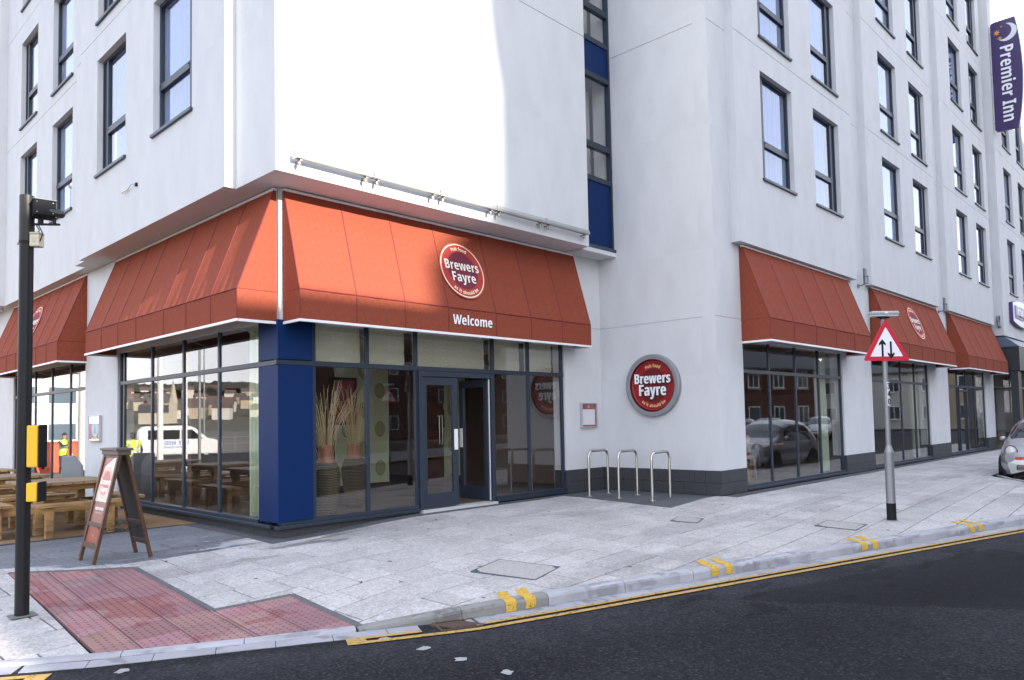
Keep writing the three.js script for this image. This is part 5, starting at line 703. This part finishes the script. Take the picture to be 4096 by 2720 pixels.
// ------------------------------------------------------------------ workers in hi-vis (mirrored in the terrace glazing)
function worker(label, pos, ry, lean, armUp) {
  const J = { pel: [0, .95, 0], ch: [0, 1.32, lean * .5], nk: [0, 1.5, lean], hd: [0, 1.63, lean * 1.1] }, sgn = [-1, 1], bones = [];
  const cap = (a, b, ra, rb_) => bones.push([a, b, ra, rb_]);
  cap(J.pel, J.ch, .15, .165); cap([-.17, 1.42, lean], [.17, 1.42, lean], .075, .075); cap(J.nk, J.hd, .055, .06); cap([0, 1.62, lean * 1.1], [0, 1.70, lean * 1.1 + .01], .085, .095); cap([0, 1.63, lean * 1.1 + .08], [0, 1.62, lean * 1.1 + .105], .02, .018);
  for (const s of sgn) { const hip = [s * .1, .93, 0], kn = [s * .12, .5, .03], an = [s * .13, .09, -.02]; cap(hip, kn, .09, .065); cap(kn, an, .06, .045); cap([s * .13, .05, -.04], [s * .15, .04, .14], .045, .04); const sh = [s * .21, 1.41, lean], el = armUp && s > 0 ? [s * .32, 1.25, .22 + lean] : [s * .29, 1.15, lean - .02], wr = armUp && s > 0 ? [s * .22, 1.28, .45 + lean] : [s * .27, .92, lean + .12]; cap(sh, el, .058, .045); cap(el, wr, .043, .032);
    const d = new THREE.Vector3(...wr).sub(new THREE.Vector3(...el)).normalize(), X = new THREE.Vector3(1, 0, 0), at = (k, o, l) => [wr[0] + d.x * k + X.x * o, wr[1] + d.y * k + l, wr[2] + d.z * k]; cap(wr, at(.07, 0, 0), .03, .034); for (let f = 0; f < 4; f++) cap(at(.08, (f - 1.5) * .02, 0), at(.15 - Math.abs(f - 1.2) * .012, (f - 1.5) * .022, -.01), .010, .008); cap(at(.02, -s * .03, 0), at(.07, -s * .055, -.01), .011, .009); }
  const sd = (p) => { let d = 1e9; for (const [a, b, r0, r1] of bones) { const bx_ = b[0] - a[0], by = b[1] - a[1], bz = b[2] - a[2], px = p[0] - a[0], py = p[1] - a[1], pz = p[2] - a[2], t = clamp((px * bx_ + py * by + pz * bz) / (bx_ * bx_ + by * by + bz * bz)), q = Math.hypot(px - t * bx_, py - t * by, pz - t * bz) - lerp(r0, r1, t), k = .025, h = clamp(.5 + .5 * (d - q) / k); d = lerp(d, q, h) - k * h * (1 - h); } return d; };
  const N = 60, mc = new MarchingCubes(N, new THREE.MeshBasicMaterial(), false, false, 120000), c = [0, .9, .1], S = 1.0; for (let k = 0; k < N; k++) for (let j = 0; j < N; j++) for (let i = 0; i < N; i++) { const p = [c[0] + S * (2 * i / N - 1), c[1] + S * (2 * j / N - 1), c[2] + S * (2 * k / N - 1)]; mc.field[i + j * N + k * N * N] = -sd(p); } mc.isolation = 0; mc.update();
  const n = mc.count, pos_ = new Float32Array(n * 3), nr = new Float32Array(n * 3), col = new Float32Array(n * 3); for (let i = 0; i < n; i++) { const p = [0, 1, 2].map(a => c[a] + S * mc.positionArray[i * 3 + a]); pos_.set(p, i * 3); nr.set([mc.normalArray[i * 3], mc.normalArray[i * 3 + 1], mc.normalArray[i * 3 + 2]], i * 3); const y = p[1], ax = Math.abs(p[0]); let cc = [.02, .025, .04]; if (y > 1.52) cc = y > 1.68 || p[2] < lean - .02 ? [.02, .015, .012] : [.42, .25, .18]; else if (y > .86 && ax < .235) cc = (Math.abs(y - 1.08) < .025 || Math.abs(y - 1.2) < .025 || (Math.abs(ax - .11) < .025 && y > 1.22)) ? [.6, .6, .6] : [.62, .75, .03]; else if (ax > .2 && y < .95 && y > .7) cc = [.42, .25, .18]; if (y < .1) cc = [.03, .02, .015]; col.set(cc, i * 3); }
  const g = new THREE.BufferGeometry(); g.setAttribute('position', new THREE.BufferAttribute(pos_, 3)); g.setAttribute('normal', new THREE.BufferAttribute(nr, 3)); g.setAttribute('color', new THREE.BufferAttribute(col, 3)); g.computeVertexNormals();
  const m = solo('person', g, M(1, 1, 1, .85, { vertexColors: true }), label, 'person'); m.position.set(...pos); m.rotation.y = ry;
}
worker('person in a yellow hi-vis vest standing with arms down near the white van', [-4.75, -.405, -19.1], Math.PI + .2, -.04, false); worker('person in a yellow hi-vis vest reaching forward beside the orange skip', [-4.4, -.405, -26], -.5, .06, true);
// ------------------------------------------------------------------ wooded hill and town
{
  const hillH = (x, z) => { const r = Math.hypot(x, z), a = Math.atan2(-x, -z); return sst(300, 900, r) * (36 + 22 * (fbm(a * 7 + 3, 1.3, 3) - .35)) * sst(-.5, .1, a) * sst(1.5, .9, a); };
  const hp = (r, a) => [-Math.sin(a) * r, -Math.cos(a) * r];
  struct('hill', quadGrid((u, v) => { const [x, z] = hp(lerp(290, 1100, v), lerp(-.4, 1.3, u)); return [x, hillH(x, z) - .5, z]; }, 120, 30, (u, v, q) => [q[0], q[2]]), M(.11, .10, .065, .95));
  const wood = quadGrid((u, v) => { const [x, z] = hp(lerp(640, 1060, v), lerp(-.35, 1.25, u)); return [x, hillH(x, z) + 1 + 7 * fbm(x * .09, z * .09, 3) + 3 * vn(x * .4, z * .4), z]; }, 700, 60, (u, v, q) => [q[0], q[2]]); struct('wood', wood, M(.075, .062, .038, .95, { map: rep(tStone, 30) }), 'stuff');
  const mats = [M(.46, .38, .28, .9), M(.55, .5, .42, .9), M(.36, .28, .2, .9), M(.62, .6, .56, .9)], roofs = [M(.12, .10, .09, .8), M(.15, .09, .07, .8)];
  for (let i = 0; i < 90; i++) { const a = rr(.16, .6), r = rr(430, 690), [x, z] = hp(r, a); const t = thing('town_house', 'small stone or rendered town house on the distant hillside', 'house', [x, hillH(x, z) - 1, z], a + rr(-.3, .3), 'town houses on the hillside'); const w = rr(6, 12), h = rr(3.5, 6), k = i % 4; part('wall', bx(-w / 2, w / 2, 0, h + 1, -4, 4), mats[k], t); const s = new THREE.Shape([[-4.4, h + 1], [4.4, h + 1], [0, h + 4]].map(q => new THREE.Vector2(...q))); part('roof', new THREE.ExtrudeGeometry(s, { depth: w + .4, bevelEnabled: false }).rotateY(Math.PI / 2).translate(-w / 2 - .2, 0, 0), roofs[i % 2], t); }
  const [x, z] = hp(420, .375), ch = thing('church', 'stone church with a tall spire among the hillside houses', 'church', [x, hillH(x, z) - 1, z], .4); part('tower', bx(-2, 2, 0, 11, -2, 2), stoneM, ch); part('spire', new THREE.ConeGeometry(2.4, 13, 8).translate(0, 17.5, 0), stoneM, ch); part('nave', bx(2, 16, 0, 6, -4, 4), stoneM, ch); part('roof', new THREE.ExtrudeGeometry(new THREE.Shape([[-4.4, 6], [4.4, 6], [0, 10]].map(q => new THREE.Vector2(...q))), { depth: 14.4, bevelEnabled: false }).rotateY(Math.PI / 2).translate(1.9, 0, 0), slateM, ch);
}
scene.traverse(o => { if (o.isMesh) { o.castShadow = true; o.receiveShadow = true; } });
renderer.render(scene, camera);
